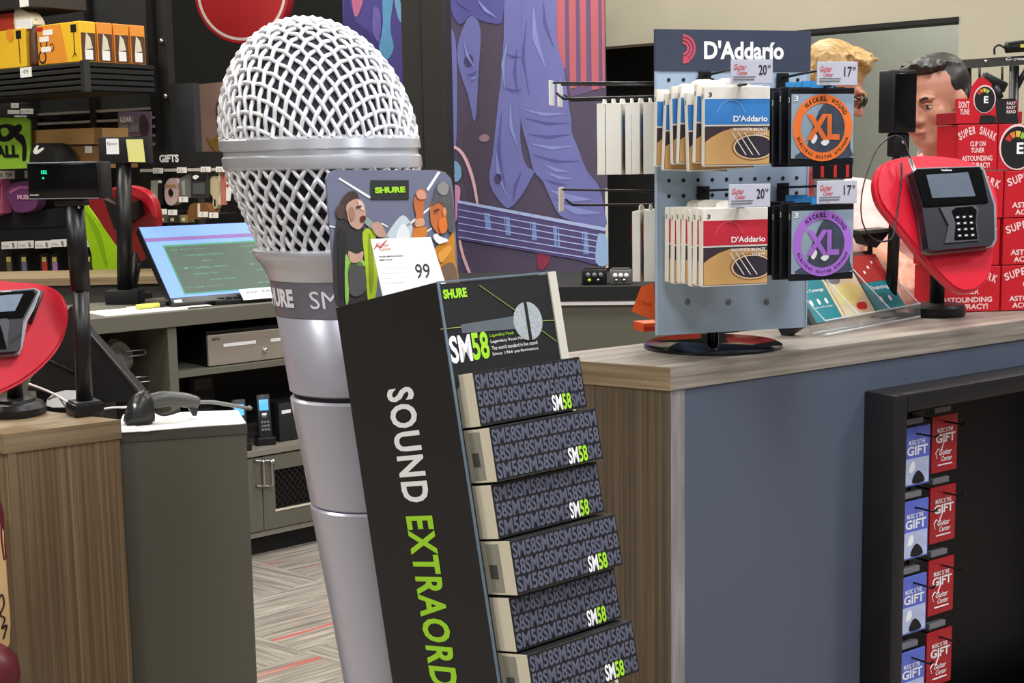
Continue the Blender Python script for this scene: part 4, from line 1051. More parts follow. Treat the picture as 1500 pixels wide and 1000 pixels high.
# black card tray standing between the brochure holder and the red plate
ct_ = F(on_d(1282, 350, 2.95), 10, 0)
t = thing('card_tray', ct_, 'small black tray leaning behind the clear brochure holder', 'tray')
B().prism([PL(ct_, *p) for p in ((1261, 341), (1303, 338), (1300, 344), (1284, 363), (1268, 358))], 0, .05).out('tray', K, t)
B().prism([PL(ct_, *p) for p in ((1259, 338), (1303, 334), (1304, 339), (1261, 343))], -.006, .055).out('rim', mat('dark_grey_plastic', (60, 60, 60), .4), t)
ctz = ct_.translation.z-ZC
B().tube([(0, .025, -.01), (0, .025, -ctz+.0005)], .006, 8).out('foot', K, t)
# three narrow red-and-black packs hanging on the far side of the spinner
RM3 = SPM @ Matrix.Rotation(math.radians(120), 4, 'Z')
for k in range(3):
    cxp_ = (1203, 1222, 1240)[k]
    fr_ = F(on_d(cxp_, 250, axis.y-.02+.02*k), 14)
    t = thing('accessory_pack', fr_, f'narrow black pack with red stripe below the orange ring packs, ' + ('next to the pegboard', 'middle one of three', 'outermost of three')[k], 'pack', 'red striped packs on the spinner')
    q0 = PL(fr_, cxp_-9, 262); q1 = PL(fr_, cxp_+9, 236)
    B().box(q0[0], q1[0], 0, .012, q0[1], q1[1], .001).out('wallet', PK, t)
    B().box((q0[0]+q1[0])/2-.0015, (q0[0]+q1[0])/2+.005, -.0006, 0, q0[1]+.003, q1[1]).out('stripe_print', REDP, t)
    B().tube([((q0[0]+q1[0])/2, .006, q1[1]-.002), ((q0[0]+q1[0])/2-.06, .03, q1[1]+.006)], .0018, 6).out('hang_wire', K, t)
# ================================================================== LEFT WOOD COUNTER AND GREY CABINET
LZ = .92
C1 = on_z(5, 636, LZ); C2 = on_z(177, 614.5, LZ); C3 = on_z(60, 601, LZ); C4 = on_z(-160, 612, LZ)
rz1 = math.degrees(math.atan2(C2.y-C1.y, C2.x-C1.x))
LMx = F((C1.x, C1.y, 0), rz1); li = LMx.inverted()
pl = [(li @ p).to_2d()[:] for p in (C1, C2, C3, C4)]
lc = thing('checkout_counter', LMx, 'narrow wood-grain checkout counter carrying the red pick terminal and pole display', 'counter')
B().prism(pl, LZ-.038, LZ, 'Z').out('countertop', WOODHL, lc)
ins = [(pl[0][0]+.006, .004), (pl[1][0]-.003, .004), (pl[2][0], pl[2][1]-.006), (pl[3][0]+.01, pl[3][1])]
B().prism(ins, 0, LZ-.0385, 'Z').out('body', WOODV, lc)
B().box(.006, .020, .0015, .0038, 0, LZ-.0385).out('edge_strip', mat('wood_edge', (128, 110, 84), .5, var=.08), lc)

GZ = .889
G1 = on_z(168, 634.5, GZ); G2 = on_z(362, 621, GZ); G3 = on_z(345, 600, GZ); G4 = on_z(192, 606, GZ)
rz2 = math.degrees(math.atan2(G2.y-G1.y, G2.x-G1.x))
GMx = F((G1.x, G1.y, 0), rz2); gi = GMx.inverted()
gp = [(gi @ p).to_2d()[:] for p in (G1, G2, G3, G4)]
gc = thing('grey_cabinet', GMx, 'plain grey laminate cabinet beside the wood checkout counter, scanner on top', 'cabinet')
B().prism([(gp[0][0]+.002, 0), gp[1], gp[2], gp[3]], GZ-.020, GZ, 'Z').out('top', mat('grey_top_edge', (74, 74, 66), .5), gc)
B().prism([(gp[0][0]+.003, .003), (gp[1][0]-.002, .003), (gp[2][0]-.002, gp[2][1]-.003), (gp[3][0]+.003, gp[3][1]-.003)], 0, GZ-.0205, 'Z').out('body', GREYCAB, gc)
t = thing('paper_sheet', GMx @ Matrix.Translation((0, 0, GZ)), 'large white paper sheet under the barcode scanner, edge curling over the cabinet', 'paper')
b = B()
lw = gp[1][0]
pp = [(.001, -.002), (.05, -.004), (.06, -.008), (.075, -.004), (lw*.6, .004), (lw-.012, .0), (lw-.002, .006), (lw-.004, gp[2][1]*.9), (.02, gp[3][1]*.95)]
b.prism(pp, .0005, .0022, 'Z'); b.out('sheet', WHITE, t)
b = B(); b.prism([(.0, .014), (.045, .012), (.04, .075), (.004, .08)], .0025, .004, 'Z'); b.out('top_sheet', WHITE, t)

# barcode scanner
sc0 = on_z(203, 622, GZ+.004)
SCM = F((sc0.x, sc0.y+.012, GZ+.0045), rz2+6)
sc = thing('barcode_scanner', SCM, 'grey handheld barcode scanner lying on the white paper', 'scanner')
SCG = mat('scanner_grey', (84, 84, 80), .42, var=.05); SCD = mat('scanner_dark', (44, 44, 44), .35)
k = 2.72/FPX
b = B()
def hsec(z, x0, x1, y0, y1): return [(x0, y0, z), (x1, y0, z), (x1, y1, z), (x0, y1, z)]
secs = [hsec(0, -23*k, 20*k, -.016, .03), hsec(14*k, -20*k, 22*k, -.018, .032), hsec(34*k, -12*k, 20*k, -.016, .03), hsec(46*k, -2*k, 17*k, -.012, .026), hsec(50*k, 4*k, 13*k, -.006, .02)]
vs = [[b.bm.verts.new(p) for p in s_] for s_ in secs]
for a_, c_ in zip(vs, vs[1:]):
    for i in range(4): b.bm.faces.new((a_[i], a_[(i+1) % 4], c_[(i+1) % 4], c_[i]))
b.bm.faces.new(vs[0][::-1]); b.bm.faces.new(vs[-1])
bmesh.ops.bevel(b.bm, geom=list(b.bm.edges), offset=.004, segments=2, affect='EDGES')
b.out('head', SCD, sc, True)
b = B(); b.box(-20*k, -14*k, -.019, -.0165, 12*k, 22*k, .001); b.out('lens', PRINTK, sc)
b = B(); b.ball((-8*k, -.0165, 30*k), (.003, .002, .005)); b.out('indicator', WHITE, sc, True)
b = B(); b.tube(spline([(14*k, .006, 30*k), (40*k, .008, 34*k), (70*k, .01, 29*k), (90*k, .01, 22*k)], 4), [.017]*5+[.016]*4+[.015, .0145, .014, .012], 14); b.out('grip', SCG, sc, True)
b = B(); b.prism([(72*k, 22*k), (90*k, 22*k), (86*k, 4*k), (80*k, 4*k)], .002, .02); b.out('end_cap', SCD, sc)
b = B(); b.tube(spline([(22*k, .004, 18*k), (36*k, .004, 10*k), (60*k, .004, 14*k)], 4), .004, 8); b.out('trigger', SCD, sc, True)
b = B(); b.tube(spline([(88*k, .01, 24*k), (112*k, .012, 22*k), (140*k, .014, 15*k), (170*k, .02, 6*k), (176*k, .06, 3*k)], 5), .0042, 8); b.out('cable', mat('cable_grey', (120, 120, 116), .5), sc, True)

# pole display on the left counter
pb = on_z(125, 607, LZ); PY = pb.y
def z_at(px, py, d): return on_d(px, py, d)
ld = thing('customer_display', F((pb.x, pb.y, LZ), 0), 'black pole display with green digits standing on the wood checkout counter', 'display')
def lq(px, py): p = on_d(px, py, PY); return p.x-pb.x, p.z-LZ
hh = .026
b = B(); b.box(-.030, .030, -.03, .03, .0005, hh, .002); b.bm.transform(Matrix.Rotation(math.radians(35), 4, 'Z')); b.out('base', K, ld, 'auto')
b = B(); b.box(-.026, .026, -.026, .026, hh, hh+.004, .001); b.bm.transform(Matrix.Rotation(math.radians(35), 4, 'Z')); b.out('base_cap', mat('dark_grey_plastic', (60, 60, 60), .4), ld, 'auto')
t0 = lq(108, 296); t1 = lq(118, 420)
B().tube([(0, 0, hh), (t1[0], 0, t1[1])], .0165, 18).out('pole', K, ld, True)
B().tube([(t1[0], 0, t1[1]-.006), (t0[0], 0, t0[1])], .0195, 18).out('upper_pole', K, ld, True)
a = lq(47, 292); c_ = lq(158, 236)
hm = Matrix.Translation(((a[0]+c_[0])/2, 0, a[1])) @ Matrix.Rotation(math.radians(-9), 4, 'Z')
wd = c_[0]-a[0]; hg = c_[1]-a[1]
def dp(name, x0, x1, y0, y1, z0, z1, m, bev=.002, par=ld):
    b = B(); b.box(x0, x1, y0, y1, z0, z1, bev); b.bm.transform(hm); return b.out(name, m, par, 'auto')
dp('display_head', -wd/2, wd/2, -.025, .025, 0, hg, K, .003)
dp('screen', -wd/2+.004, wd/2-.008, -.027, -.0252, .005, hg-.004, KG, .0005)
dp('bezel_line', -wd/2, wd/2-.006, -.0265, -.0248, hg-.0025, hg-.0005, GREYP, 0); dp('bezel_line', -wd/2, wd/2-.006, -.0265, -.0248, .0005, .0025, GREYP, 0)
GD = mat('green_digits', (20, 190, 130), .4, emit=1.6)
o = text('digits', '152', -.046, -.034, hg*.68, hg*.78, -.0273, GD, ld, bold=.03); o.data.transform(hm)
dp('digits', -.044, -.041, -.0274, -.027, hg*.55, hg*.6, GD, 0)
o = text('lettering', 'Logic', -wd/2+.006, -wd/2+.024, hg*.09, hg*.15, -.0273, PRINTW, ld, bold=.02); o.data.transform(hm)
dp('swivel', -.028, .03, -.02, .02, -.014, -.0002, K, .003)
B().ball((t0[0]+.016, -.02, t0[1]-.01), .003).out('screw', STEEL, ld, True)

# left red pick terminal (cut by the frame)
tb0 = on_z(24, 607, LZ)
lt = thing('card_terminal', F((tb0.x, tb0.y, LZ), 0), 'card payment terminal on a red guitar-pick plate, on the wood checkout counter', 'card terminal')
bpy.context.view_layer.update()
TL = F(on_d(20, 480, tb0.y-.03), 30, 22)
B().lathe([(0, .0), (.058, .0), (.060, .004), (.060, .016), (.052, .026), (.04, .028), (.038, .034), (.02, .036), (0, .036)], 40).out('base', K, lt, 'auto')
pk = plate_poly(TL, [(-20, 409), (20, 412), (60, 415), (86, 426), (99, 448), (98, 480), (84, 512), (55, 543), (20, 566), (-20, 582), (-60, 590), (-95, 570), (-110, 520), (-100, 450), (-70, 418)])
b = B(); b.prism(pk, 0, .018)
bmesh.ops.bevel(b.bm, geom=[e for e in b.bm.edges if all(abs(v.co.y) < 1e-5 for v in e.verts)], offset=.006, segments=3, affect='EDGES')
place(b.out('pick_plate', REDPL, lt, 'auto'), TL)
def lp(name, pts, y0, y1, m): return tpart(name, pts, y0, y1, m, 0, TL, lt)
lp('terminal_rim', [(-60, 430), (52, 422), (59, 426), (62, 432), (40, 470), (33, 508), (28, 519), (-50, 524), (-75, 500)], 0, -.018, TEDGE)
lp('terminal_body', [(-58, 432), (50, 423), (56, 427), (34, 470), (30, 510), (24, 514), (-50, 520), (-72, 500)], -.018, -.036, TERM)
lp('screen_bezel', [(-56, 434), (48, 425), (52, 430), (34, 464), (-60, 470)], -.036, -.040, KG)
lp('screen', [(-40, 436), (34, 430), (22, 455), (-44, 460)], -.040, -.0408, mat('terminal_screen_lit', (130, 146, 164), .2, var=.2))
lp('keypad_surround', [(-50, 470), (10, 466), (14, 470), (10, 510), (-48, 515)], -.036, -.039, MATS['terminal_grey'])
lp('keypad', [(-40, 474), (-2, 470), (2, 480), (10, 510), (-40, 512)], -.039, -.0395, KG)
lp('card_slot', [(14, 500), (30, 488), (32, 491), (16, 504)], -.036, -.0365, PRINTK)
a = PL(TL, 2, 427.5, -.041); c_ = PL(TL, 16, 425, -.041)
o = text('lettering', 'Verifone', a[0], c_[0], a[1], c_[1], -.0409, PRINTW, lt, bold=.03); place(o, TL)
b = B(); s1 = PL(TL, 60, 430); s2 = PL(TL, 42, 478); b.tube([(s1[0], -.016, s1[1]), (s2[0], -.016, s2[1])], .0035, 8); place(b.out('stylus', K, lt, True), TL)
q = lt.matrix_world.inverted() @ (TL @ Vector((PL(TL, 15, 520)[0], .019, PL(TL, 15, 520)[1])))
B().tube([(0, 0, .03), (0, 0, .07), (q.x, q.y, q.z)], [.016, .016, .014], 14).out('stem', K, lt, True)

# leaning black register monitor seen from behind
MN = F(on_d(125, 585, 2.98), -12, 0); 
mn = thing('register_monitor', MN, 'black register monitor seen from its back, leaning beside the pole display', 'monitor')
mp_ = [(40, 572), (62, 500), (104, 448), (127, 484), (205, 573), (199, 587), (150, 590), (110, 576)]
B().prism([PL(MN, *p) for p in mp_], 0, .03).out('housing', KM, mn)
B().prism([PL(MN, *p) for p in ((127, 482), (131, 486), (208, 574), (204, 576))], -.004, .0).out('rim', mat('dark_grey_plastic', (60, 60, 60), .4), mn)
B().tube([(*PL(MN, 60, 520)[:1], -.003, PL(MN, 60, 520)[1]), (PL(MN, 110, 545)[0], -.003, PL(MN, 110, 545)[1])], .003, 6).out('cable', K, mn, True)
zb0 = PL(MN, 130, 588)[1]
pz = (MN @ Vector((PL(MN, 120, 580)[0], .02, 0)))
B().box(PL(MN, 100, 580)[0], PL(MN, 150, 580)[0], -.02, .06, LZ-.06-MN.translation.z, zb0+.006, .002).out('foot', K, mn)
for i, (pts, r, m, nm) in enumerate((([(42, 562), (75, 575), (100, 590), (112, 604)], .0028, WHITE, 'white'), ([(70, 585), (84, 580), (92, 590), (100, 600)], .0022, GREYP, 'grey'), ([(145, 600), (165, 597), (185, 596), (200, 592)], .0026, WHITE, 'white'))):
    pw = [on_d(x, y, 2.90) for x, y in pts]
    b = B(); b.tube(spline([tuple(p-pw[0]) for p in pw], 5), r, 6); o = b.out('cable', m, None, True, M=Matrix.Translation(pw[0]))
    tag(o, (f'white cable running from the red pick terminal base', 'short grey cable curling between terminal base and pole base', 'white cable lying between pole base and scanner')[i], 'cable')
pw = on_d(92, 585, 2.95)
t = thing('paper_slip', F(pw, 10, 30), 'crumpled clear slip lying behind the pole display base', 'paper')
B().prism(smooth_poly([(-.035, -.012), (0, -.018), (.04, -.01), (.03, .02), (-.02, .016)], 2), 0, .002).out('slip', mat('crumpled_white', (206, 208, 204), .4, var=.15, scale=60), t)

# tan script board and maroon round case beside the counter
GTM = F(on_d(2, 830, 2.50), 15); 
gt = thing('script_board', GTM, 'tan board with dark script, cut by the frame beside the wood counter', 'sign')
B().prism(smooth_poly([PL(GTM, *p) for p in ((-80, 740), (-4, 760), (6, 800), (10, 850), (14, 900), (14, 930), (4, 955), (-80, 990))], 2), 0, .01).out('board', mat('tan_board', (222, 186, 132), .55, var=.06), gt)
sc_ = [(-4, 880), (3, 870), (6, 885), (0, 900), (7, 905), (3, 920), (10, 915), (5, 935)]
B().tube(spline([(PL(GTM, *p)[0], -.001, PL(GTM, *p)[1]) for p in sc_], 4), .0016, 5).out('script_print', PRINTK, gt)
B().tube(spline([(PL(GTM, *p)[0], .005, PL(GTM, *p)[1]) for p in ((-30, 700), (-2, 740), (2, 790), (6, 820))], 4), .006, 6).out('binding', mat('maroon', (96, 36, 44), .35), gt)
B().prism([PL(GTM, *p) for p in ((-60, 985), (0, 955), (5, 1000), (0, 1900), (-60, 1900))], .012, .03).out('leg', MATS['maroon'], gt)
MRM = F(on_d(0, 1010, 2.46), 15)
o = B().lathe([(0, 0), (.06, 0), (.064, .02), (.06, .05), (.04, .07), (0, .075)], 24).out('round_case', MATS['maroon'], None, 'auto', M=F(on_d(-22, 1005, 2.42))); 
tag(o, 'maroon rounded case top at the foot of the tan script board', 'case')

# ================================================================== BACK DESK WITH SHELVES AND DOORS
D1 = on_z(370, 819, 0); D2 = on_z(470, 799, 0)
rz3 = 40.0
CAB = F((D1.x, D1.y, 0), rz3)
desk = thing('back_desk', CAB, 'grey back-office desk with open shelves, mesh-panel doors and black kick base', 'desk')
def cq(px, py, y=0): return PL(CAB, px, py, y)
ztop = cq(264, 455)[1]; zsl = ztop-.052
DX0 = cq(40, 500)[0]; DX1 = cq(600, 500)[0]; DPT = .5
zled = cq(400, 655)[1]; zbot = cq(420, 778)[1]
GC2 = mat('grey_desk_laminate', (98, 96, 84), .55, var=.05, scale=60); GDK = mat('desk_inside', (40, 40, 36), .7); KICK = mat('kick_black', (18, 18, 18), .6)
B().box(DX0, DX1, -.012, DPT, zsl, ztop, .001).out('desktop', GC2, desk)
dx = cq(245, 480)[0]; dx2 = cq(258, 480)[0]
zsh = cq(338, 538)[1]
B().box(dx, dx2, .0, DPT-.02, zled, zsl-.0005).out('divider', GC2, desk)
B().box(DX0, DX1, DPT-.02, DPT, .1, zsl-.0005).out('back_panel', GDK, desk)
B().box(dx2, DX1, .004, DPT-.021, zsh-.016, zsh+.004).out('shelf', GC2, desk)
B().box(DX0, DX1, -.008, DPT-.021, zled-.022, zled, .001).out('ledge', mat('ledge_grey', (126, 122, 110), .55), desk)
B().box(DX0, DX1, .05, .07, 0, zbot).out('kick_board', KICK, desk)
B().box(DX0, DX1, .0, DPT-.021, zbot, zbot+.018).out('bottom_board', mat('ledge_grey', (126, 122, 110), .55), desk)
B().box(DX0, DX0+.018, 0, DPT-.021, zbot, zsl).out('side_board', GC2, desk); B().box(DX1-.018, DX1, 0, DPT-.021, zbot, zsl).out('side_board', GC2, desk)
xd = [cq(335, 720)[0], cq(384, 720)[0], cq(384, 720)[0]+(cq(384, 720)[0]-cq(335, 720)[0])*3.1]
zd1 = zled-.028; zd0 = zbot+.022
dl = B().box(xd[0]-.3, xd[1]-.0015, -.004, .014, zd0, zd1, .001).out('door', GC2, desk)
vx0, vz1 = cq(401, 688); vz0 = cq(401, 746)[1]; vx1 = xd[2]-.05
fr = B(); fr.box(xd[1]+.0015, vx0, -.004, .014, zd0, zd1); fr.box(vx1, xd[2], -.004, .014, zd0, zd1); fr.box(vx0, vx1, -.004, .014, vz1, zd1); fr.box(vx0, vx1, -.004, .014, zd0, vz0)
dr = fr.out('door', GC2, desk)
mb = B()
nxm = 14
for k_ in range(-9, nxm+9):
    for sg in (1, -1):
        p0 = Vector((vx0+(vx1-vx0)*k_/nxm, .006, vz0)); q0 = p0+Vector((sg*(vz1-vz0)*.8, 0, vz1-vz0))
        # clip to the opening
        t0_, t1_ = 0., 1.; dxx = q0.x-p0.x
        for lim, s_ in ((vx0, 1), (vx1, -1)):
            ta = (lim-p0.x)/dxx
            if dxx*s_ > 0: t0_ = max(t0_, ta)
            else: t1_ = min(t1_, ta)
        if t1_-t0_ > .03: mb.tube([p0.lerp(q0, t0_), p0.lerp(q0, t1_)], .0028, 4)
o = mb.out('door_mesh', K, dr); o['kind'] = 'stuff'
B().box(vx0-.003, vx1, -.006, -.0041, vz0-.007, vz0).out('mesh_trim', CREAM, dr)
B().box(vx0, vx1, .03, .034, vz0, vz1).out('mesh_backing', KICK, dr)
for i, px in enumerate((379, 391)):
    x, z1 = cq(px, 673); z0 = cq(px, 710)[1]
    B().tube(spline([(x-.022, -.004, z1), (x, -.03, z1), (x, -.034, z1-.01), (x, -.034, z0+.01), (x, -.03, z0), (x-.018, -.004, z0)], 3), .005, 8).out('handle', STEEL, (dl, dr)[i], True)
x, z = cq(398, 675); B().ball((x, -.008, z), .011).out('lock', STEEL, dr, True)

# things in and on the desk
def dthing(name, px, py, y, rz, label, cat, grp=None, zfix=None):
    x, z = cq(px, py, y)
    return thing(name, CAB @ Matrix.Translation((x, y, z if zfix is None else zfix)) @ Matrix.Rotation(math.radians(rz), 4, 'Z'), label, cat, grp)
t = dthing('cash_drawer', 306, 536, .03, 0, 'brushed steel cash drawer with slots and a key lock on the desk shelf', 'cash drawer', zfix=zsh+.0045)
sx = 5.0/FPX
B().box(0, .42, .012, .40, .001, .125, .002).out('housing', K, t); B().box(0, .42, 0, .012, .003, .112, .002).out('front', mat('drawer_steel', (168, 160, 146), .4, metal=.4, var=.06), t)
B().box(.06, .19, -.002, 0, .066, .078, .001).out('slot', PRINTW, t); B().box(.25, .38, -.002, 0, .066, .078, .001).out('slot', PRINTW, t); B().ball((.225, -.002, .04), .011).out('lock', CHROME, t, True)
text('lettering', 'APG', .014, .046, .092, .102, -.0006, PRINTK, t, bold=.03)
for i, (px, lb) in enumerate(((353, 'cordless phone with blue screen beside the grey cabinet edge'), (389, 'cordless phone with blue screen upright in its charger, beside the black speaker box'))):
    t = dthing('cordless_phone', px, 650, .04+.03*i, -20, lb, 'phone', 'cordless phones', zfix=zled+.0005)
    B().box(-.035, .035, -.03, .03, 0, .03, .005).out('charger', K, t, 'auto')
    pm = Matrix.Translation((0, -.005, .02)) @ Matrix.Rotation(math.radians(-12), 4, 'X')
    def pp_(nm, x0, x1, y0, y1, z0, z1, m, bev):
        b = B(); b.box(x0, x1, y0, y1, z0, z1, bev); b.bm.transform(pm); return b.out(nm, m, t, 'auto')
    pp_('handset', -.025, .025, -.012, .012, 0, .165, mat('phone_dark', (34, 36, 44), .35), .005)
    pp_('screen', -.017, .017, -.0135, -.012, .105, .145, mat('phone_screen', (80, 160, 235), .3, emit=.9), .0004)
    for r in range(3):
        for c in range(3): pp_('key', -.014+c*.011, -.006+c*.011, -.0135, -.012, .03+.014*r, .038+.014*r, GREYP, .0004)
    pp_('nav_pad', -.009, .009, -.0138, -.012, .078, .094, STEEL, .0006)
t = dthing('speaker_box', 410, 645, .06, 0, 'small black box with white label beside the cordless phone', 'box', zfix=zled+.0005)
B().box(0, .16, 0, .12, 0, .145, .004).out('housing', mat('soft_black', (34, 34, 36), .5), t, 'auto'); B().box(.012, .05, -.0015, 0, .105, .118).out('label_print', PRINTW, t)
t = dthing('phone_base', 280, 600, .2, 0, 'dark desk phone base at the back of the lower shelf', 'phone', zfix=zled+.0005)
B().box(0, .10, 0, .06, 0, .27, .005).out('housing', KM, t, 'auto'); B().box(.015, .085, -.003, 0, .21, .25).out('display', mat('dim_panel', (50, 50, 52), .4), t); B().box(.02, .08, -.003, 0, .05, .14, .001).out('keypad', mat('dim_panel', (50, 50, 52), .4), t)
t = dthing('crumpled_paper', 172, 535, .2, 15, 'crumpled grey paper held by a hook inside the dark desk bay', 'paper')
b = B(); b.ball((0, 0, .03), (.055, .03, .06), u=10, v=7)
for v in b.bm.verts: v.co += Vector([random.uniform(-.012, .012) for _ in range(3)])
b.out('paper', mat('paper_dim', (150, 150, 142), .7), t)
for i, (px, py) in enumerate(((196, 518), (203, 557))):
    t = dthing('bay_hook', px, py, .16, 0, ('steel wire hook holding crumpled paper in the dark desk bay', 'bare steel wire hook low in the dark desk bay')[i], 'hook', 'desk bay hooks')
    B().tube([(-.03, 0, .012), (.04, 0, .012), (.046, 0, .0), (.04, 0, -.008), (-.02, 0, -.006)], .003, 6).out('wire', STEEL, t, True)

# on the desktop
t = dthing('paper_sheet', 140, 458, .10, 0, 'white paper sheets spread on the back desk, yellow marker on them', 'paper', zfix=ztop+.0005)
B().box(0, .3, -.08, .10, 0, .003).out('sheet', WHITE, t); B().box(.16, .40, -.06, .12, .0032, .005).out('top_sheet', WHITE, t)
t = dthing('marker', 200, 452, .10, 4, 'yellow marker lying on the papers of the back desk', 'marker', zfix=ztop+.006)
B().tube([(0, 0, .009), (.085, 0, .009)], .009, 10).out('barrel', mat('marker_yellow', (206, 208, 96), .4), t, True); B().tube([(.085, 0, .009), (.125, 0, .009)], .008, 10).out('cap', K, t, True)
t = dthing('pen', 232, 448, .12, 10, 'black and white pen lying on papers beside the yellow marker', 'pen', zfix=ztop+.006)
B().tube([(0, 0, .005), (.14, 0, .005)], .005, 8).out('barrel', WHITE, t, True); B().tube([(-.05, 0, .005), (0, 0, .005)], .0055, 8).out('cap', K, t, True)
t = dthing('keyboard', 316, 450, .06, -6, 'black keyboard lying on the back desk under the monitor', 'keyboard', zfix=ztop+.0005)
B().box(0, .40, 0, .13, 0, .018, .004).out('tray', K, t, 'auto')
for r in range(4):
    for c in range(12): B().box(.012+c*.031, .039+c*.031, .012+r*.028, .036+r*.028, .018, .026, .002, 1).out('key', KM, t)
# monitor
MO = F(on_d(252, 446, 4.72), 38, 45)
print('monitor', MO.translation.z, ztop)
mo = thing('desk_monitor', MO, 'black touch monitor with blue and green program screen tilted back on the desk', 'monitor')
mw, mh = .50, .37
B().box(0, mw, 0, .035, 0, mh, .006).out('housing', K, mo, 'auto')
SB = mat('screen_blue', (104, 140, 226), .35, emit=.30, var=.05); SG = mat('screen_dark_green', (58, 76, 66), .35, emit=.12, var=.2, scale=40); SGE = mat('screen_green_edge', (50, 130, 96), .35, emit=.2); SPU = mat('screen_purple', (116, 84, 140), .35, emit=.2); SGT = mat('screen_text', (80, 150, 120), .4, emit=.2)
B().box(.004, mw-.004, -.001, 0, .028, mh-.003).out('screen', SB, mo)
B().box(.004, mw-.004, -.0016, -.001, .295, .312).out('title_bar', SPU, mo)
B().box(.06, mw-.01, -.0016, -.001, .040, .275).out('window_border', SGE, mo)
B().box(.066, mw-.016, -.0022, -.0016, .046, .266).out('program_window', SG, mo)
for r in range(7):
    text('lettering', ('qty item price', 'ITEM 0042 STRINGS', 'SM58 MIC 99.00', 'TAX', 'SUBTOTAL 119.99', 'enter next', 'F1 help F2 sale')[r], .08+.05*(r % 3), .22+.06*(r % 2), .245-.03*r, .252-.03*r, -.0026, SGT, mo)
    text('lettering', ('total', '20.99', '99.00', '6.40', '125.4', 'ok', 'exit')[r], .36+.02*(r % 3), .44, .245-.03*r, .252-.03*r, -.0026, SGT, mo)
B().box(.012, .04, -.002, -.001, .006, .018).out('sticker', PRINTW, mo)
dn = MO.to_3x3().inverted() @ Vector((0, 0, -1)); s0 = Vector((mw*.4, .03, .16)); hgt_ = (MO @ s0).z-ztop-.004
B().tube([s0, s0+dn*hgt_*.6+Vector((0, .02, 0)), s0+dn*hgt_], [.03, .03, .05], 12).out('stand', K, mo, True)
t = thing('label_strip', MO @ Matrix.Translation((.26, -.02, -.022)), 'white printed label strip leaning on the lower edge of the desk monitor', 'label')
B().box(0, .2, 0, .003, 0, .05).out('card', PRINTW, t); text('lettering', 'ASK ABOUT', .02, .18, .028, .038, -.0006, GREYP, t, bold=.02); text('lettering', 'pro coverage plan', .02, .15, .012, .02, -.0006, GREYP, t)

# second pole display, seen from behind, with sticky note
zd_ = on_d(184, 445, 4.95)
RY = zd_.y
bd = thing('customer_display', F((zd_.x, RY, ztop+.0005), 0), 'black pole display seen from behind, with a yellow sticky note', 'display')
def bq(px, py): p = on_d(px, py, RY); return p.x-zd_.x, p.z-ztop-.0005
B().box(-.06, .06, -.05, .05, 0, .05, .004).out('base', KM, bd, 'auto')
u = bq(181, 238)
B().tube([(0, 0, .05), (u[0], 0, u[1])], .027, 14).out('pole', K, bd, True)
a = bq(149, 240); c_ = bq(220, 200)
B().box(a[0], c_[0], -.03, .03, a[1], c_[1], .003).out('display_head', KM, bd, 'auto')
a = bq(160, 226); c_ = bq(177, 203); lab = B().box(a[0], c_[0], -.032, -.0302, a[1], c_[1]).out('service_label', PRINTW, bd)
text('lettering', 'Epson', a[0]+.005, c_[0]-.005, a[1]+.03, c_[1]-.012, -.0325, GREYP, lab)
a = bq(190, 237); c_ = bq(214, 204)
B().prism([(a[0], c_[1]), (c_[0]-.003, c_[1]), (c_[0]+.002, a[1]-.002), (a[0]+.006, a[1])], -.034, -.0322).out('sticky_note', mat('sticky_yellow', (232, 228, 140), .7, var=.02), bd)
# red pick terminal seen from its back
RT = F(on_d(190, 330, 5.12), -30, -12)
rt = thing('card_terminal', F(on_d(190, 446, 4.85)*1, 0), 'red pick-shaped terminal plate behind the green bag, seen from its dark side', 'card terminal')
rt.matrix_world = F((on_d(196, 446, 5.14).x, 5.14, ztop+.0005), 0); bpy.context.view_layer.update()
pk = plate_poly(RT, [(128, 294), (150, 280), (180, 274), (205, 278), (222, 292), (229, 315), (229, 340), (222, 365), (210, 380), (196, 385), (180, 372), (160, 345), (140, 315)])
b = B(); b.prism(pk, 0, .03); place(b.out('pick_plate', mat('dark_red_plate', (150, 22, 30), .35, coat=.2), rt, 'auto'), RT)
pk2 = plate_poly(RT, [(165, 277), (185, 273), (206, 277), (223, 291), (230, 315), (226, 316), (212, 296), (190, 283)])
b = B(); b.prism(pk2, -.004, .0); place(b.out('lit_rim', MATS['red_pick_plate'], rt), RT)  # brighter red strip paints the light along the plate's upper rim
tpart('terminal_body', [(152, 292), (170, 300), (196, 296), (201, 318), (178, 335), (168, 338)], 0, -.04, K, 0, RT, rt)
B().lathe([(0, 0), (.07, 0), (.07, .02), (0, .03)], 24).out('base', K, rt, 'auto')
ww = rt.matrix_world.inverted() @ (RT @ Vector((PL(RT, 196, 360)[0], .03, PL(RT, 196, 360)[1])))
B().tube([(0, 0, .02), (0, 0, .06), (ww.x, ww.y, ww.z)], .02, 10).out('stem', K, rt, True)
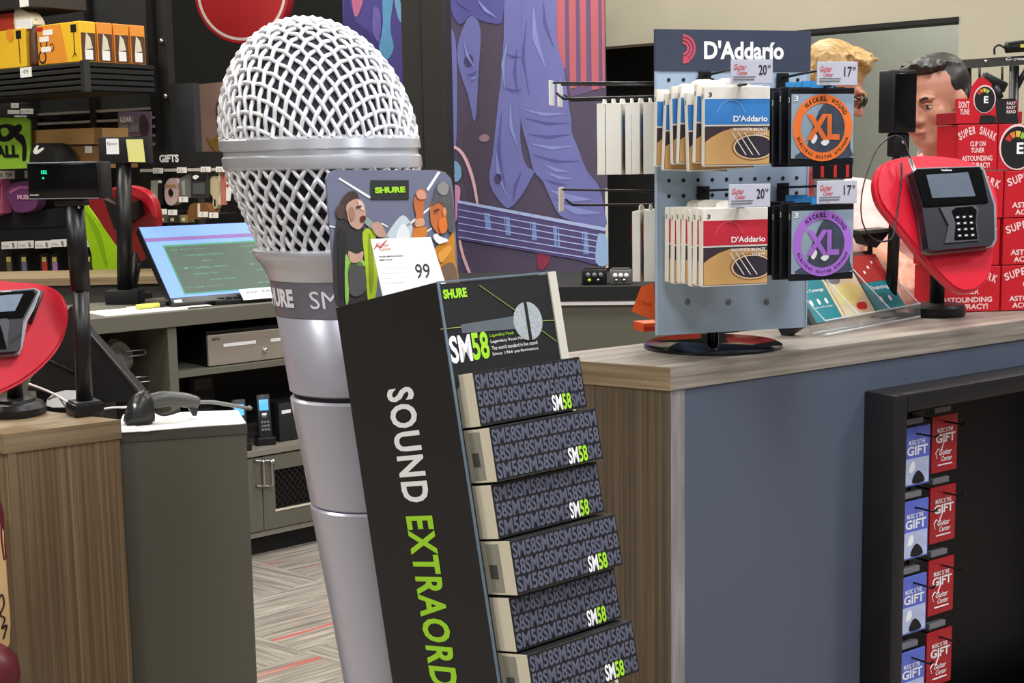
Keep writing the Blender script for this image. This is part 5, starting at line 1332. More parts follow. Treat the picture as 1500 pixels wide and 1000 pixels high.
# ================================================================== WALL POSTERS
BN = F(on_d(770, 237, 7.3), -10)
bn = thing('guitarist_banner', BN, 'tall purple banner printed with a denim-jacketed guitarist, beside the black pillar', 'poster')
B().prism([PL(BN, *p) for p in ((648, -60), (885, -60), (891, 388), (884, 395), (662, 425))], 0, .03).out('board', mat('banner_mauve', (82, 72, 94), .5, var=.12, scale=3), bn)
def bd_(name, pts, lay, m, sm=3): return decal(name, BN, pts, -.0015*lay, m, bn, sm, yp=0)
DEN = mat('denim_print', (110, 113, 174), .55, var=.13, scale=7); DENL = mat('denim_light_print', (132, 142, 200), .55, var=.13, scale=12); DEND = mat('denim_dark_print', (86, 84, 152), .55, var=.13, scale=9)
RS = mat('stripe_red_print', (186, 98, 106), .55, var=.12, scale=3); MV = mat('stripe_mauve_print', (104, 82, 122), .55, var=.1)
bd_('backdrop_print', [(808, -55), (884, -55), (886, 128), (836, 142), (826, 100)], 1, MV, 0)
for a, c, e in ((814, 827, 100), (832, 843, 128), (848, 858, 126), (864, 876, 130), (880, 885, 128)):
    bd_('stripe_print', [(a, -55), (c, -55), (c+1.5, e), (a+3, e+2)], 2, RS, 0)
bd_('jacket_lapel_print', [(649, 25), (662, 42), (668, 64), (670, 126), (668, 213), (658, 216), (655, 168), (651, 84)], 2, DEN)
bd_('jacket_flap_print', [(673, 56), (689, 22), (704, 42), (701, 106), (696, 179), (686, 140), (676, 112), (670, 84)], 2, DEN)
bd_('collar_print', [(690, 22), (704, 30), (729, 35), (736, 26), (733, -20), (655, -50), (660, 10), (674, 36)], 3, DEND)
bd_('shirt_print', [(706, 40), (737, 38), (735, 150), (722, 240), (712, 300), (690, 300), (672, 220), (684, 180), (698, 182), (703, 110)], 1, mat('shirt_dark_print', (78, 68, 86), .55, var=.08))
bd_('jacket_front_print', [(742, -55), (770, -55), (766, 56), (767, 126), (762, 200), (770, 240), (782, 250), (780, 258), (765, 285), (750, 302), (740, 303), (722, 280), (717, 258), (722, 225), (731, 140), (733, 126), (738, 56)], 3, DEN)
bd_('sleeve_print', [(770, -55), (812, -55), (816, 56), (827, 104), (833, 151), (837, 174), (838, 193), (845, 212), (860, 250), (877, 272), (886, 310), (886, 332), (845, 325), (820, 315), (805, 287), (795, 265), (782, 250), (774, 218), (766, 190), (761, 157), (764, 120)], 4, DEN)
def stroke(nm, p, q, wd, m, lay):                # tapered fold stroke from p to q, bowed a little
    d = Vector((q[0]-p[0], q[1]-p[1])); n = Vector((-d.y, d.x)).normalized()
    mid = Vector(p)+d*.5+n*d.length*.06
    bd_(nm, [tuple(p), tuple(Vector(p)+d*.3+n*(wd*.7+d.length*.04)), tuple(mid+n*wd), tuple(Vector(p)+d*.75+n*(wd*.6+d.length*.03)), tuple(q), tuple(mid-n*wd*.6)], lay, m, 3)
for p, q, wd, c in (((796, 240), (836, 252), 3, 1), ((800, 252), (842, 262), 3, 1), ((798, 262), (830, 270), 2, 0), ((806, 278), (868, 292), 6, 1), ((815, 296), (880, 312), 6, 1), ((812, 290), (850, 300), 2, 0),
                    ((766, 160), (832, 166), 3, 1), ((768, 172), (836, 180), 2.5, 0), ((772, 196), (838, 196), 2.5, 0), ((776, 210), (842, 214), 3, 1), ((780, 226), (850, 236), 2.5, 0),
                    ((782, 10), (800, 100), 5, 1), ((796, 0), (812, 70), 3, 0), ((772, 30), (776, 140), 2.5, 0), ((744, 60), (740, 132), 3, 1), ((758, 70), (760, 140), 2.5, 0), ((740, 78), (764, 84), 2, 0), ((738, 128), (764, 132), 2, 0),
                    ((748, 150), (760, 220), 3, 1), ((736, 160), (742, 280), 2.5, 0), ((727, 220), (745, 292), 3, 1), ((765, 250), (752, 296), 2.5, 0), ((656, 60), (664, 130), 2.5, 1), ((660, 140), (662, 205), 2, 0), ((680, 60), (696, 100), 2.5, 1), ((684, 110), (700, 104), 2, 0), ((688, 116), (698, 112), 2, 1),
                    ((664, -10), (690, 16), 3, 0), ((700, 0), (728, 26), 3, 1), ((820, 110), (832, 150), 2, 1)):
    stroke('fold_print', p, q, wd, DENL if c else DEND, 5)
bd_('button_print', [(680, 90), (685, 80), (692, 82), (693, 92), (686, 98)], 4, mat('denim_button_print', (76, 66, 110), .5))
bd_('button_print', [(724, 260), (729, 254), (735, 258), (734, 267), (727, 268)], 5, MATS['denim_button_print'])
bd_('logo_print', [(702, 201), (710, 196), (717, 200), (714, 207), (705, 207)], 3, mat('shirt_logo_print', (150, 120, 130), .5))
PKB = mat('binding_print', (226, 180, 190), .5)
bd_('guitar_binding_print', [(657, 215), (668, 214), (680, 224), (690, 245), (697, 270), (701, 298), (698, 298), (693, 272), (686, 248), (677, 228), (667, 218), (657, 219)], 4, PKB, 2)
bd_('guitar_binding_print', [(675, 350), (680, 372), (692, 404), (688, 404), (677, 376), (672, 352)], 4, PKB, 2)
bd_('knob_print', [(659, 252), (662, 239), (668, 236), (675, 244), (676, 258), (670, 266), (663, 264)], 4, mat('knob_teal_print', (120, 165, 200), .5))
bd_('knob_print', [(658, 258), (664, 254), (667, 258), (662, 264)], 5, PRINTW)
bd_('hand_print', [(661, 275), (674, 274), (673, 298), (668, 325), (662, 322)], 4, mat('hand_pink_print', (206, 140, 176), .5))
bd_('guitar_neck_print', [(671, 294), (887, 335), (874, 388), (845, 380), (669, 350)], 5, mat('neck_print', (84, 76, 128), .5, var=.2, scale=10), 0)
NL = mat('neck_line_print', (172, 186, 226), .5)
for k in range(6):
    a = k/5.0
    bd_('string_print', [(672, 296+50*a), (886, 336.5+44*a), (886, 338.3+44*a), (672, 297.3+50*a)], 7, NL, 0)
bd_('neck_edge_print', [(671, 293), (887, 333), (887, 337.5), (671, 297)], 6, NL, 0)
for k in range(11):
    x = 684+k*19; y0 = 295+.19*(x-671); bd_('fret_print', [(x, y0), (x+1.6, y0), (x+1.6-2, y0+52), (x-2, y0+52)], 6, MATS['stripe_mauve_print'], 0)
for x, h in ((709, 26), (738, 28), (776, 28), (810, 32), (852, 34)):
    y0 = 304+.19*(x-671); bd_('inlay_print', [(x, y0), (x+9, y0+1), (x+11, y0+h), (x+3, y0+h-1)], 6, mat('inlay_print', (122, 148, 206), .5), 0)
bd_('hand_print', [(876, 345), (883, 342), (889, 348), (890, 386), (873, 384)], 8, mat('hand_blue_print', (150, 180, 220), .5))
bd_('glow_print', [(788, 372), (800, 366), (806, 380), (795, 395), (788, 390)], 3, mat('dim_red_print', (140, 50, 74), .5))
B().box(PL(BN, 886.5, 300)[0], PL(BN, 890.5, 300)[0], -.004, .0, PL(BN, 888, 392)[1], PL(BN, 888, 276)[1]).out('edge_strip', mat('pale_edge', (206, 206, 200), .5), bn)
# second poster left of the pillar
P2 = F(on_d(545, 237, 7.6), -14)
p2 = thing('blue_poster', P2, 'blue and violet concert poster between the pillar and the giant microphone', 'poster')
B().prism([PL(P2, *p) for p in ((501, -60), (589, -60), (594, 330), (504, 330))], 0, .02).out('board', mat('poster_violet', (78, 70, 146), .5, var=.35, scale=5), p2)
for nm, pts, c in (('figure_print', [(560, -50), (582, -50), (572, 34), (577, 70), (566, 88), (555, 74), (561, 34)], (96, 160, 206)), ('light_print', [(514, -30), (533, -10), (525, 22), (518, 18)], (196, 110, 150)), ('figure_print', [(505, 0), (520, 30), (545, 50), (560, 90), (556, 140), (506, 140)], (62, 54, 122)), ('figure_print', [(548, 10), (558, 20), (556, 60), (546, 45)], (110, 96, 176)), ('light_print', [(578, 0), (586, 0), (590, 30), (584, 28)], (120, 170, 215))):
    decal(nm, P2, pts, -.002-.001*(c[0] % 3), mat('poster_%d_%d_%d' % c, c, .5, var=.2), p2, 3, yp=0)
# round red sign
RS0 = F(on_d(363, -10, 7.4), -14)
rs = thing('round_sign', RS0, 'round red wall sign with white inner ring, above the giant microphone', 'sign')
mr = 7.4/FPX
b = B().lathe([(0, 0), (72*mr, 0), (73*mr, .01), (73*mr, .07), (72*mr, .08), (0, .08)], 64); b.bm.transform(Matrix.Rotation(math.radians(90), 4, 'X') @ Matrix.Translation((0, 0, 0))); b.out('disc', mat('sign_red', (178, 36, 38), .45, var=.03), rs, 'auto')
B().ring(0, 0, 64*mr, 68*mr, -.081, 64).out('ring_print', mat('sign_white', (236, 214, 206), .5), rs)
text('lettering', 'Guitar Center', -45*mr, 45*mr, 9*mr, 30*mr, -.081, PRINTW, rs, bold=.03, shear=.2)
text('lettering', 'SINCE 1959', -25*mr, 40*mr, 1*mr, 6*mr, -.081, PRINTW, rs, bold=.02)
# sepia picture
SPp = F(on_d(315, 170, 7.0), -20)
sp_ = thing('sepia_picture', SPp, 'sepia wall picture of a horn player, partly hidden by the giant microphone', 'picture')
B().prism([PL(SPp, *p) for p in ((286, 124), (372, 115), (374, 225), (291, 224))], 0, .02).out('board', mat('sepia_print', (182, 146, 130), .5, var=.25, scale=4), sp_)
for nm, pts, c in (('figure_print', [(316, 160), (322, 140), (332, 128), (350, 130), (356, 222), (326, 224), (320, 190)], (112, 78, 66)), ('horn_print', [(303, 200), (309, 205), (318, 200), (328, 188), (331, 192), (320, 210), (325, 222), (318, 224), (308, 212)], (176, 136, 62))):
    decal(nm, SPp, pts, -.002 if c[0] < 150 else -.004, mat('sepia_%d' % c[0], c, .5, var=.2, scale=20), sp_, 3, yp=0)

# ================================================================== BACK COUNTERS
LB = F(on_d(120, 402, 5.75), 3)
lb = thing('rear_ledge', LB, 'long rear ledge with pale wood edge below the accessory wall', 'ledge')
zl = PL(LB, 120, 406)[1]; zl2 = PL(LB, 120, 417)[1]
lx0 = PL(LB, -60, 410)[0]; lx1 = PL(LB, 420, 410)[0]; zfl = -LB.translation.z
B().box(lx0, lx1, -.02, .42, zl2, zl).out('top', WOODHL, lb); B().box(lx0, lx1, 0, .02, zfl, zl2-.001).out('front_panel', mat('dark_grey_panel', (60, 59, 54), .6), lb)
B().box(lx0, lx1, .4, .42, zfl, zl2-.001).out('back_panel', KM, lb)
RC = F(on_d(880, 430, 5.3), -4)
rc = thing('rear_counter', RC, 'grey rear counter with dark top and white edge line, below the banner', 'counter')
z1_ = PL(RC, 880, 419)[1]; z2_ = PL(RC, 880, 440)[1]; z3_ = PL(RC, 880, 446)[1]; rx0 = PL(RC, 640, 430)[0]; rx1 = PL(RC, 1040, 430)[0]; zfl = -RC.translation.z
B().box(rx0, rx1, -.02, .7, z2_, z1_).out('top', KM, rc); B().box(rx0, rx1, -.015, .6, z3_, z2_-.001).out('edge_line', PRINTW, rc); B().box(rx0, rx1, 0, .6, zfl, z3_-.001).out('body', GREYCAB, rc)
for i, (a, c, lbl, m) in enumerate((((852, 412), (889, 389), 'black effects pedal standing on the rear counter below the banner', K), ((893, 414), (926, 393), 'grey effects pedal with white knobs on the rear counter', mat('pedal_grey', (92, 92, 90), .4)))):
    p = PL(RC, *a); q = PL(RC, *c)
    t = thing('effects_pedal', RC @ Matrix.Translation((p[0], .06, z1_+.0005)), lbl, 'pedal')
    wd = q[0]-p[0]; hg = q[1]-p[1]
    B().box(0, wd, 0, .09, 0, hg, .004).out('housing', m, t, 'auto')
    for k in range(3): B().ball((wd*(.25+.25*k), -.004, hg*.65), (.009, .006, .009), u=10, v=6).out('knob', (GREYP, PRINTW)[i], t, True)
    for k in range(2): B().ball((wd*(.3+.35*k), -.004, hg*.3), (.007, .006, .007), u=10, v=6).out('switch', (GREEN, STEEL)[i] if k == 0 else STEEL, t, True)
    B().box(wd*.1, wd*.9, .01, .08, hg, hg+.006).out('top_plate', STEEL if i else KM, t)

# ================================================================== ACCESSORY WALL
GW = F(on_d(180, 237, 6.75), -36)
def gq(px, py): return PL(GW, px, py)
aw = thing('slatwall', GW, 'black slatwall bay with light metal rails on the accessory wall', 'wall fixture')
x0, _ = gq(-120, 200); x1, _ = gq(345, 200)
B().box(x0, gq(246, 200)[0], .02, .06, -1.0, 1.6).out('panel', KW, aw)
B().box(gq(246, 200)[0], gq(281, 200)[0], .02, .06, -1.0, gq(265, 122)[1]).out('end_panel', mat('charcoal_panel', (40, 42, 44), .6), aw)
RAIL = mat('rail_alu', (150, 148, 138), .4, metal=.4)
for pts in (((53, 168), (228, 158)), ((53, 182), (228, 173))):
    a = gq(*pts[0]); c = gq(*pts[1]); B().box(a[0], c[0], .0, .019, (a[1]+c[1])/2-.006, (a[1]+c[1])/2+.006).out('rail', RAIL, aw)
for px in (52, 138, 228):
    x = gq(px, 180)[0]; B().box(x-.018, x+.018, -.01, .0195, -.9, 1.5).out('upright', K, aw)
for k in range(5):
    a = gq(227, 172+13*k); B().box(a[0]-.012, a[0]+.012, -.013, -.0102, a[1]-.006, a[1]+.006).out('slot', RAIL, aw)
for px, py in ((233, 60), (239, 141)):
    a = gq(px, py); B().ball((a[0], .016, a[1]), .012).out('bolt', STEEL, aw, True)
# upper shelf with slatted fascia
GS = F(on_d(124, 112, 6.05), -38)
def sq(px, py, y=0): return PL(GS, px, py, y)
sh = thing('slat_shelf', GS, 'black shelf with horizontal slatted fascia carrying yellow boxes', 'shelf')
zt, zb = sq(124, 89)[1], sq(124, 133)[1]; sxl = sq(-140, 120)[0]
SL_ = mat('slat_charcoal', (44, 44, 42), .5, var=.1)
n = 5; hs = (zt-zb)/n
for k in range(n):
    B().box(sxl, -.012, -.008, .012, zb+hs*k+.004, zb+hs*(k+1)-.004, .003).out('slat', SL_, sh)
    B().box(.0, .014, .02, .36, zb+hs*k+.004, zb+hs*(k+1)-.004).out('side_slat', KM, sh)
B().box(-.012, .0145, -.012, .02, zb-.004, zt+.002).out('corner_post', SL_, sh)
B().box(sxl, .0, .012, .36, zb, zt-.01).out('board', KM, sh)
a, c = sq(34, 114), sq(49, 98)
t = thing('price_ticket', GS @ Matrix.Translation((0, -.012, 0)), 'white price ticket clipped to the slatted shelf fascia', 'price ticket', 'wall price tickets')
B().box(a[0], c[0], -.002, .002, a[1], c[1]).out('card', WHITE, t); text('lettering', '49', a[0]+.02, c[0]-.02, a[1]+.015, a[1]+.035, -.0026, GREYP, t)
YEL = mat('carton_yellow', (244, 196, 50), .45, var=.1, scale=6); ORB = mat('carton_orange', (236, 152, 56), .45, var=.15, scale=6); BRN = mat('carton_brown', (88, 56, 36), .5, var=.2)
bw = -sq(48, 60)[0]+.0; ax = sq(112, 60)[0]; bx0 = sq(49, 60)[0]; bh = sq(112, 30)[1]-zt
for k in range(4):
    t = thing('yellow_carton', GS @ Matrix.Translation((ax, .02+k*.088, zt+.001)), ('yellow carton with headphone and stand print, front of the shelf row' if k == 0 else 'yellow-topped carton showing only its brown spine, on the slatted shelf'), 'box', 'yellow cartons on the slatted shelf')
    w_ = ax-bx0
    B().box(-w_, 0, 0, .08, 0, bh, .003).out('carton', YEL if k == 0 else ORB, t)
    if k == 0:
        B().prism([(-w_+.003, .003), (-.10, .003), (-.14, bh-.003), (-w_+.003, bh-.003)], -.001, 0).out('orange_print', ORB, t)
        B().box(-.065, -.025, -.002, 0, bh*.74, bh*.93).out('stand_print', PRINTK, t); B().box(-.047, -.043, -.002, 0, bh*.22, bh*.74).out('stand_print', PRINTK, t)
        B().prism([(-.063, bh*.12), (-.045, bh*.25), (-.027, bh*.12), (-.045, bh*.2)], -.002, 0).out('stand_print', PRINTK, t)
        for (cx, cz, r) in ((-w_+.05, bh*.55, .028), (-w_+.035, bh*.2, .03), (-w_+.11, bh*.42, .018)): B().ring(cx, cz, r*.72, r, -.0022, 20).out('headphone_print', PRINTK, t)
        for (u, v) in ((-w_+.02, .58), (-w_+.03, .32), (-w_+.05, .74)): B().box(u, u+.075, -.003, -.0024, bh*v, bh*(v+.13)).out('white_print', WHITE, t)
        B().box(-w_+.0, -w_+.05, -.003, -.002, bh*.86, bh*.95).out('red_print', REDP, t)
    B().box(0, .0015, .004, .076, .004, bh*.72).out('spine_print', BRN, t)
    B().box(.0015, .0025, .02, .06, .01, bh*.30).out('spine_print', WHITE, t); B().prism([(.02, bh*.3), (.06, bh*.34), (.05, bh*.6), (.03, bh*.72)], .0015, .0025, 'X').out('spine_print', CREAM, t)
t = thing('yellow_carton', GS @ Matrix.Translation((sq(32, 70)[0], .02, zt+.001)), 'yellow carton with black stand print beside the brown gap on the shelf', 'box', 'yellow cartons on the slatted shelf')
h2 = sq(20, 42)[1]-zt
B().box(-.25, 0, 0, .1, 0, h2, .003).out('carton', YEL, t); B().box(-.07, -.03, -.002, 0, h2*.74, h2*.95).out('stand_print', PRINTK, t); B().box(-.052, -.048, -.002, 0, h2*.1, h2*.74).out('stand_print', PRINTK, t); B().disc(-.12, h2*.85, .03, -.002).out('badge_print', ORB, t)
t = thing('display_bag', GS @ Matrix.Translation((sq(38, 30)[0], .03, zt+h2+.004)), 'cream and red rounded bag resting on top of the yellow carton', 'bag')
hb_ = sq(10, 13)[1]-sq(10, 40)[1]
B().prism(smooth_poly([(-.14, 0), (0, 0), (-.005, hb_*.5), (-.06, hb_*.95), (-.13, hb_), ], 3), 0, .06).out('bag', CREAM, t); B().box(-.3, -.14, 0, .06, 0, hb_*.9).out('red_panel', mat('brick_red', (170, 56, 40), .5), t)
B().box(-.12, .0, -.004, 0, -.008, .035).out('ticket', PRINTW, t)
t = thing('dark_bottle', GS @ Matrix.Translation((sq(40, 90)[0], .05, zt+.001)), 'dark brown bottle-like package between the yellow cartons', 'package')
B().lathe([(0, 0), (.03, 0), (.032, .02), (.028, .14), (.014, .18), (.012, .21), (0, .21)], 16).out('body', BRN, t, True)
t = thing('slat_shelf', GS @ Matrix.Translation((sq(46, 6)[0], -.01, sq(46, 9)[1])), 'black upper shelf edge with a white ticket, above the yellow cartons', 'shelf')
B().box(-.6, 0, 0, .3, 0, .12, .003).out('board', SL_, t); B().box(-.07, -.005, -.004, 0, .0, .06).out('ticket', WHITE, t)

def wall_item(name, px, th, m, label, cat, grp=None, sm=0, y=0., part='body', frame=None, reach=None):
    """a product outline with real thickness hung on the accessory wall"""
    Fm = (frame if frame is not None else GW) @ Matrix.Translation((0, y, 0))
    pts = [PL(Fm, *p, -th) for p in px]
    cx = sum(p[0] for p in pts)/len(pts); cz = min(p[1] for p in pts)
    M = Fm @ Matrix.Translation((cx, 0, cz))
    pts = [(p[0]-cx, p[1]-cz) for p in pts]
    if sm: pts = smooth_poly(pts, sm)
    t = thing(name, M, label, cat, grp)
    B().prism(pts, -th, 0).out(part, m, t)
    if y < -.03:                     # wire that holds it off the wall
        zz = max(p[1] for p in pts)-.008
        B().tube([(0, -.001, zz), (0, -y+.0195 if reach is None else reach, zz)], .003, 6).out('hanger_wire', K, t)
    def add(nm, px2, m2, sm2=0, lay=1, d=.0025):
        q = [PL(Fm, a, b, -th) for a, b in px2]; q = [(p[0]-cx, p[1]-cz) for p in q]
        if sm2: q = smooth_poly(q, sm2)
        B().prism(q, -th-d*lay, -th-d*(lay-1)).out(nm, m2, t)
    def word(s, a, b, m2, **k):
        p = PL(Fm, *a, -th); q = PL(Fm, *b, -th); text('lettering', s, p[0]-cx, q[0]-cx, p[1]-cz, q[1]-cz, -th-.006, m2, t, **k)
    return t, add, word
R4 = lambda a, b, c, d: [(a, b), (c, b), (c, d), (a, d)]
PUR = mat('purple_pack', (112, 62, 108), .4, var=.2, scale=14); LIMEB = mat('lime_bag', (160, 205, 28), .4, var=.18, scale=6); KRAFT = mat('kraft_card', (188, 148, 92), .7, var=.06)
# green sign
t, add, word = wall_item('green_sign', [(-30, 172), (40, 173), (43, 176), (44, 246), (-30, 249)], .01, mat('lime_sign', (150, 200, 60), .5, var=.06), 'lime green sign with black emblem and large black letters', 'sign', y=-.28)
add('emblem', [(-10, 190), (5, 182), (20, 184), (24, 196), (14, 206), (0, 206)], PRINTK, 3); add('emblem', [(2, 190), (10, 187), (14, 195), (6, 200)], MATS['lime_sign'], 3, 2)
add('emblem', [(20, 195), (34, 198), (39, 215), (38, 234), (33, 234), (33, 214), (24, 204)], PRINTK, 3); add('emblem', [(24, 196), (20, 186), (30, 182), (32, 190)], PRINTK, 3)
word('BALL', (-14, 231), (28, 212), PRINTK, bold=.04)
for i, (a, c) in enumerate((((16, 158), (27, 151)), ((11, 167), (28, 161)), ((30, 167), (48, 159)), ((21, 173), (38, 169)))):
    t, add, word = wall_item('price_ticket', R4(a[0], a[1], c[0], c[1]), .003, WHITE, ('small square white ticket topmost above the lime green sign', 'white ticket above the lime green sign, beside its twin', 'white ticket above the lime green sign, overhanging its corner', 'white ticket touching the top of the lime green sign')[i], 'price ticket', 'wall price tickets', y=-.07)
    word('9.99', (a[0]+2, a[1]-2), (c[0]-2, c[1]+3), GREYP)
# brown cartons, cap, purple notice
t, add, word = wall_item('kraft_carton', [(75, 214), (150, 213), (152, 246), (75, 248)], .2, mat('kraft_dark', (150, 112, 66), .7, var=.06), 'brown cardboard carton body under a paler lid box', 'box', y=-.02)
add('label', R4(125, 214, 135, 224), WHITE)
t, add, word = wall_item('kraft_carton', [(42, 191), (139, 187), (139, 211), (44, 212)], .22, KRAFT, 'pale brown flat carton lying on top of the darker carton', 'box', y=-.02)
add('side_print', [(139, 187), (150, 188), (150, 208), (139, 211)], mat('kraft_dark', (150, 112, 66), .7, var=.06))
t, add, word = wall_item('baseball_cap', [(46, 244), (45, 222), (52, 211), (62, 210), (74, 218), (82, 236), (80, 244)], .12, KM, 'black cap with white mark beside the lime green sign', 'cap', sm=3, y=-.26, reach=.038)
add('logo', [(49, 222), (54, 213), (57, 214), (55, 220), (63, 216), (64, 219), (54, 226)], WHITE, 2)
t, add, word = wall_item('notice_card', R4(173, 163, 221, 199), .006, mat('notice_mauve', (110, 92, 118), .4, var=.3, scale=8), 'small mauve printed notice with white text boxes on the slatwall', 'sign', y=-.04)
add('text_box', R4(176, 169, 196, 181), GREYP); add('text_box', R4(176, 182, 188, 194), GREYP); add('text_box', R4(190, 182, 204, 193), GREYP); add('figure_print', [(205, 172), (212, 168), (218, 180), (216, 197), (206, 197)], mat('notice_dark', (62, 40, 50), .5), 2)
word('GEAR', (178, 179), (194, 171), PRINTW)
# gifts bay
t, add, word = wall_item('gifts_header', [(222, 222), (336, 222), (336, 243), (222, 245)], .05, KM, 'black header strip lettered GIFTS above hanging accessories', 'sign', y=-.04)
word('GIFTS', (235, 238), (263, 226), PRINTW, bold=.045)
t, add, word = wall_item('ticket_rail', [(205, 247.5), (336, 245.5), (336, 250), (205, 252)], .02, mat('rail_cream', (190, 186, 172), .5), 'pale ticket rail under the GIFTS header strip', 'rail', y=-.075)
for i, (x0, y0) in enumerate(((224, 246), (259, 245), (294, 244), (316, 244))):
    t, add, word = wall_item('price_ticket', R4(x0, y0, x0+14, y0+8), .003, WHITE, ('white ticket on the pale rail above the clear pouch', 'white ticket on the pale rail above the grey pouch', 'white ticket on the pale rail above the rope', 'last white ticket on the pale rail beside the microphone head')[i], 'price ticket', 'wall price tickets', y=-.1)
    word('12', (x0+4, y0+7), (x0+10, y0+2), GREYP)
CLR = mat('clear_pouch', (170, 172, 164), .25, var=.25, scale=30); SILVB = mat('grey_pouch', (120, 122, 116), .35, var=.25, scale=20)
t, add, word = wall_item('hanging_pouch', R4(221, 262, 231, 297), .03, CLR, 'clear pouch with pale contents hanging beside the red plate', 'pouch', y=-.05); add('header_card', R4(221, 259, 236, 264), PRINTK)
t, add, word = wall_item('black_pouch', R4(231, 260, 238, 300), .03, KM, 'narrow black pouch hanging between the clear pouch and the pink oval one', 'pouch', y=-.05)
add('label_print', R4(232, 264, 237, 268), PRINTW)
t, add, word = wall_item('pink_pouch', [(241, 285), (243, 268), (250, 261), (257, 264), (261, 280), (258, 296), (251, 301), (244, 297)], .035, mat('pink_pouch', (206, 178, 178), .4, var=.12), 'pink oval packet with dark teardrop mark hanging in the gifts bay', 'packet', sm=3, y=-.05)
add('band', [(242, 270), (258, 270), (259, 275), (241, 274)], mat('band_tan', (172, 140, 100), .5)); add('teardrop', [(247, 280), (250, 276), (254, 282), (252, 288), (248, 286)], PRINTK, 2)
t, add, word = wall_item('hanging_pouch', [(262, 262), (276, 254), (280, 290), (266, 288)], .03, SILVB, 'grey crinkled pouch hanging beside the pink oval packet', 'pouch', y=-.05); add('fold', [(266, 266), (271, 264), (272, 286), (268, 285)], CLR)
t, add, word = wall_item('boxed_accessory', R4(280, 253, 303, 290), .05, mat('dark_pack', (54, 54, 54), .4), 'black window box with white logo hanging in the gifts bay', 'package', y=-.05)
add('header_print', R4(281, 254, 302, 264), PRINTK); add('logo', [(283, 259), (288, 256), (292, 259), (287, 263)], WHITE, 2, 2); add('window', R4(283, 268, 300, 284), mat('pack_window', (86, 90, 92), .2))
t, add, word = wall_item('rope_hanger', [(308, 262), (314, 258), (320, 266), (321, 276), (319, 288), (318, 300), (315, 306), (311, 302), (312, 290), (307, 280)], .03, mat('rope_cream', (200, 190, 150), .7, var=.2, scale=60), 'cream knotted rope strap hanging in the gifts bay', 'strap', sm=3, y=-.05); add('gap', [(314, 292), (316, 292), (316, 302), (314, 302)], KM)
t, add, word = wall_item('hanging_strap', R4(321, 250, 328, 300), .02, mat('strap_salmon', (190, 120, 100), .6), 'salmon strap hanging beside the giant microphone head', 'strap', y=-.05); add('edge_print', R4(321, 250, 323, 300), CREAM)
t, add, word = wall_item('paper_tag', [(331, 266), (336, 266), (337, 280), (335, 294), (331, 294)], .01, WHITE, 'white narrow tag beside the salmon strap', 'tag', y=-.05); add('print', R4(332, 270, 335, 274), REDP)
t, add, word = wall_item('leather_case', [(278, 300), (292, 297), (304, 300), (306, 318), (276, 320)], .06, mat('leather_brown', (120, 80, 44), .5, var=.15), 'brown leather case lying below the black window box', 'case', sm=2, y=-.05); add('strap_print', R4(290, 298, 293, 318), CREAM)
for i, (x0, y0) in enumerate(((262, 288), (231, 306), (246, 307), (291, 310), (306, 311))):
    t, add, word = wall_item('price_ticket', R4(x0, y0, x0+13, y0+8), .003, WHITE, ('white ticket beside the pink oval packet', 'white ticket in the lower row beside the red plate', 'white ticket above the small dark knobs', 'white ticket below the leather case', 'white ticket below the cream rope')[i], 'price ticket', 'wall price tickets', y=-.12)
    word('7', (x0+5, y0+6), (x0+8, y0+2), GREYP)
for i, (x0, c) in enumerate(((232, (120, 116, 96)), (247, (60, 58, 54)), (263, (150, 128, 84)))):
    wall_item('small_packet', R4(x0, 315, x0+12, 326), .04, mat(f'packet_{i}', c, .5, var=.3, scale=40), ('olive packet under the lower tickets', 'dark packet under the lower tickets', 'tan packet under the lower tickets')[i], 'packet', y=-.05)[1]('print', R4(x0+3, 319, x0+8, 324), CREAM)
# left bay
for i, (a, c) in enumerate((((-6, 262), (21, 250)), ((36, 261), (46, 250)))):
    t, add, word = wall_item('price_ticket', R4(a[0], c[1], c[0], a[1]), .003, WHITE, ('white ticket above the purple pack, under the lime sign', 'small square ticket beside the pole display head')[i], 'price ticket', 'wall price tickets', y=-.07); word('19', (a[0]+8, a[1]-3), (c[0]-2, c[1]+3), GREYP)
t, add, word = wall_item('purple_pack', [(16, 300), (9, 286), (14, 272), (30, 266), (50, 268), (54, 300), (40, 310), (22, 310)], .05, PUR, 'purple rounded pack with white letters hanging below the lime sign', 'pack', sm=3, y=-.16, reach=.005); word('MUSIC', (27, 292), (48, 285), mat('pink_white', (226, 180, 210), .5), bold=.04); add('curl', [(14, 280), (30, 272), (48, 274), (46, 277), (30, 276), (16, 284)], mat('purple_light', (170, 92, 150), .4), 2)
t, add, word = wall_item('purple_pack', [(-14, 262), (3, 262), (4, 312), (-14, 318)], .05, mat('pink_pack', (176, 88, 120), .4, var=.2), 'pink-purple pack cut by the frame, beside the rounded purple pack', 'pack', y=-.16); add('print', R4(-8, 268, 1, 290), PUR)
t, add, word = wall_item('gig_bag', [(-20, 312), (60, 308), (118, 300), (122, 346), (60, 352), (-20, 352)], .1, mat('navy_black', (24, 24, 32), .6, var=.3, scale=12), 'dark folded gig bag hanging behind the pole display', 'bag', y=-.05); add('zip', [(-20, 336), (118, 330), (118, 332), (-20, 338)], KG)
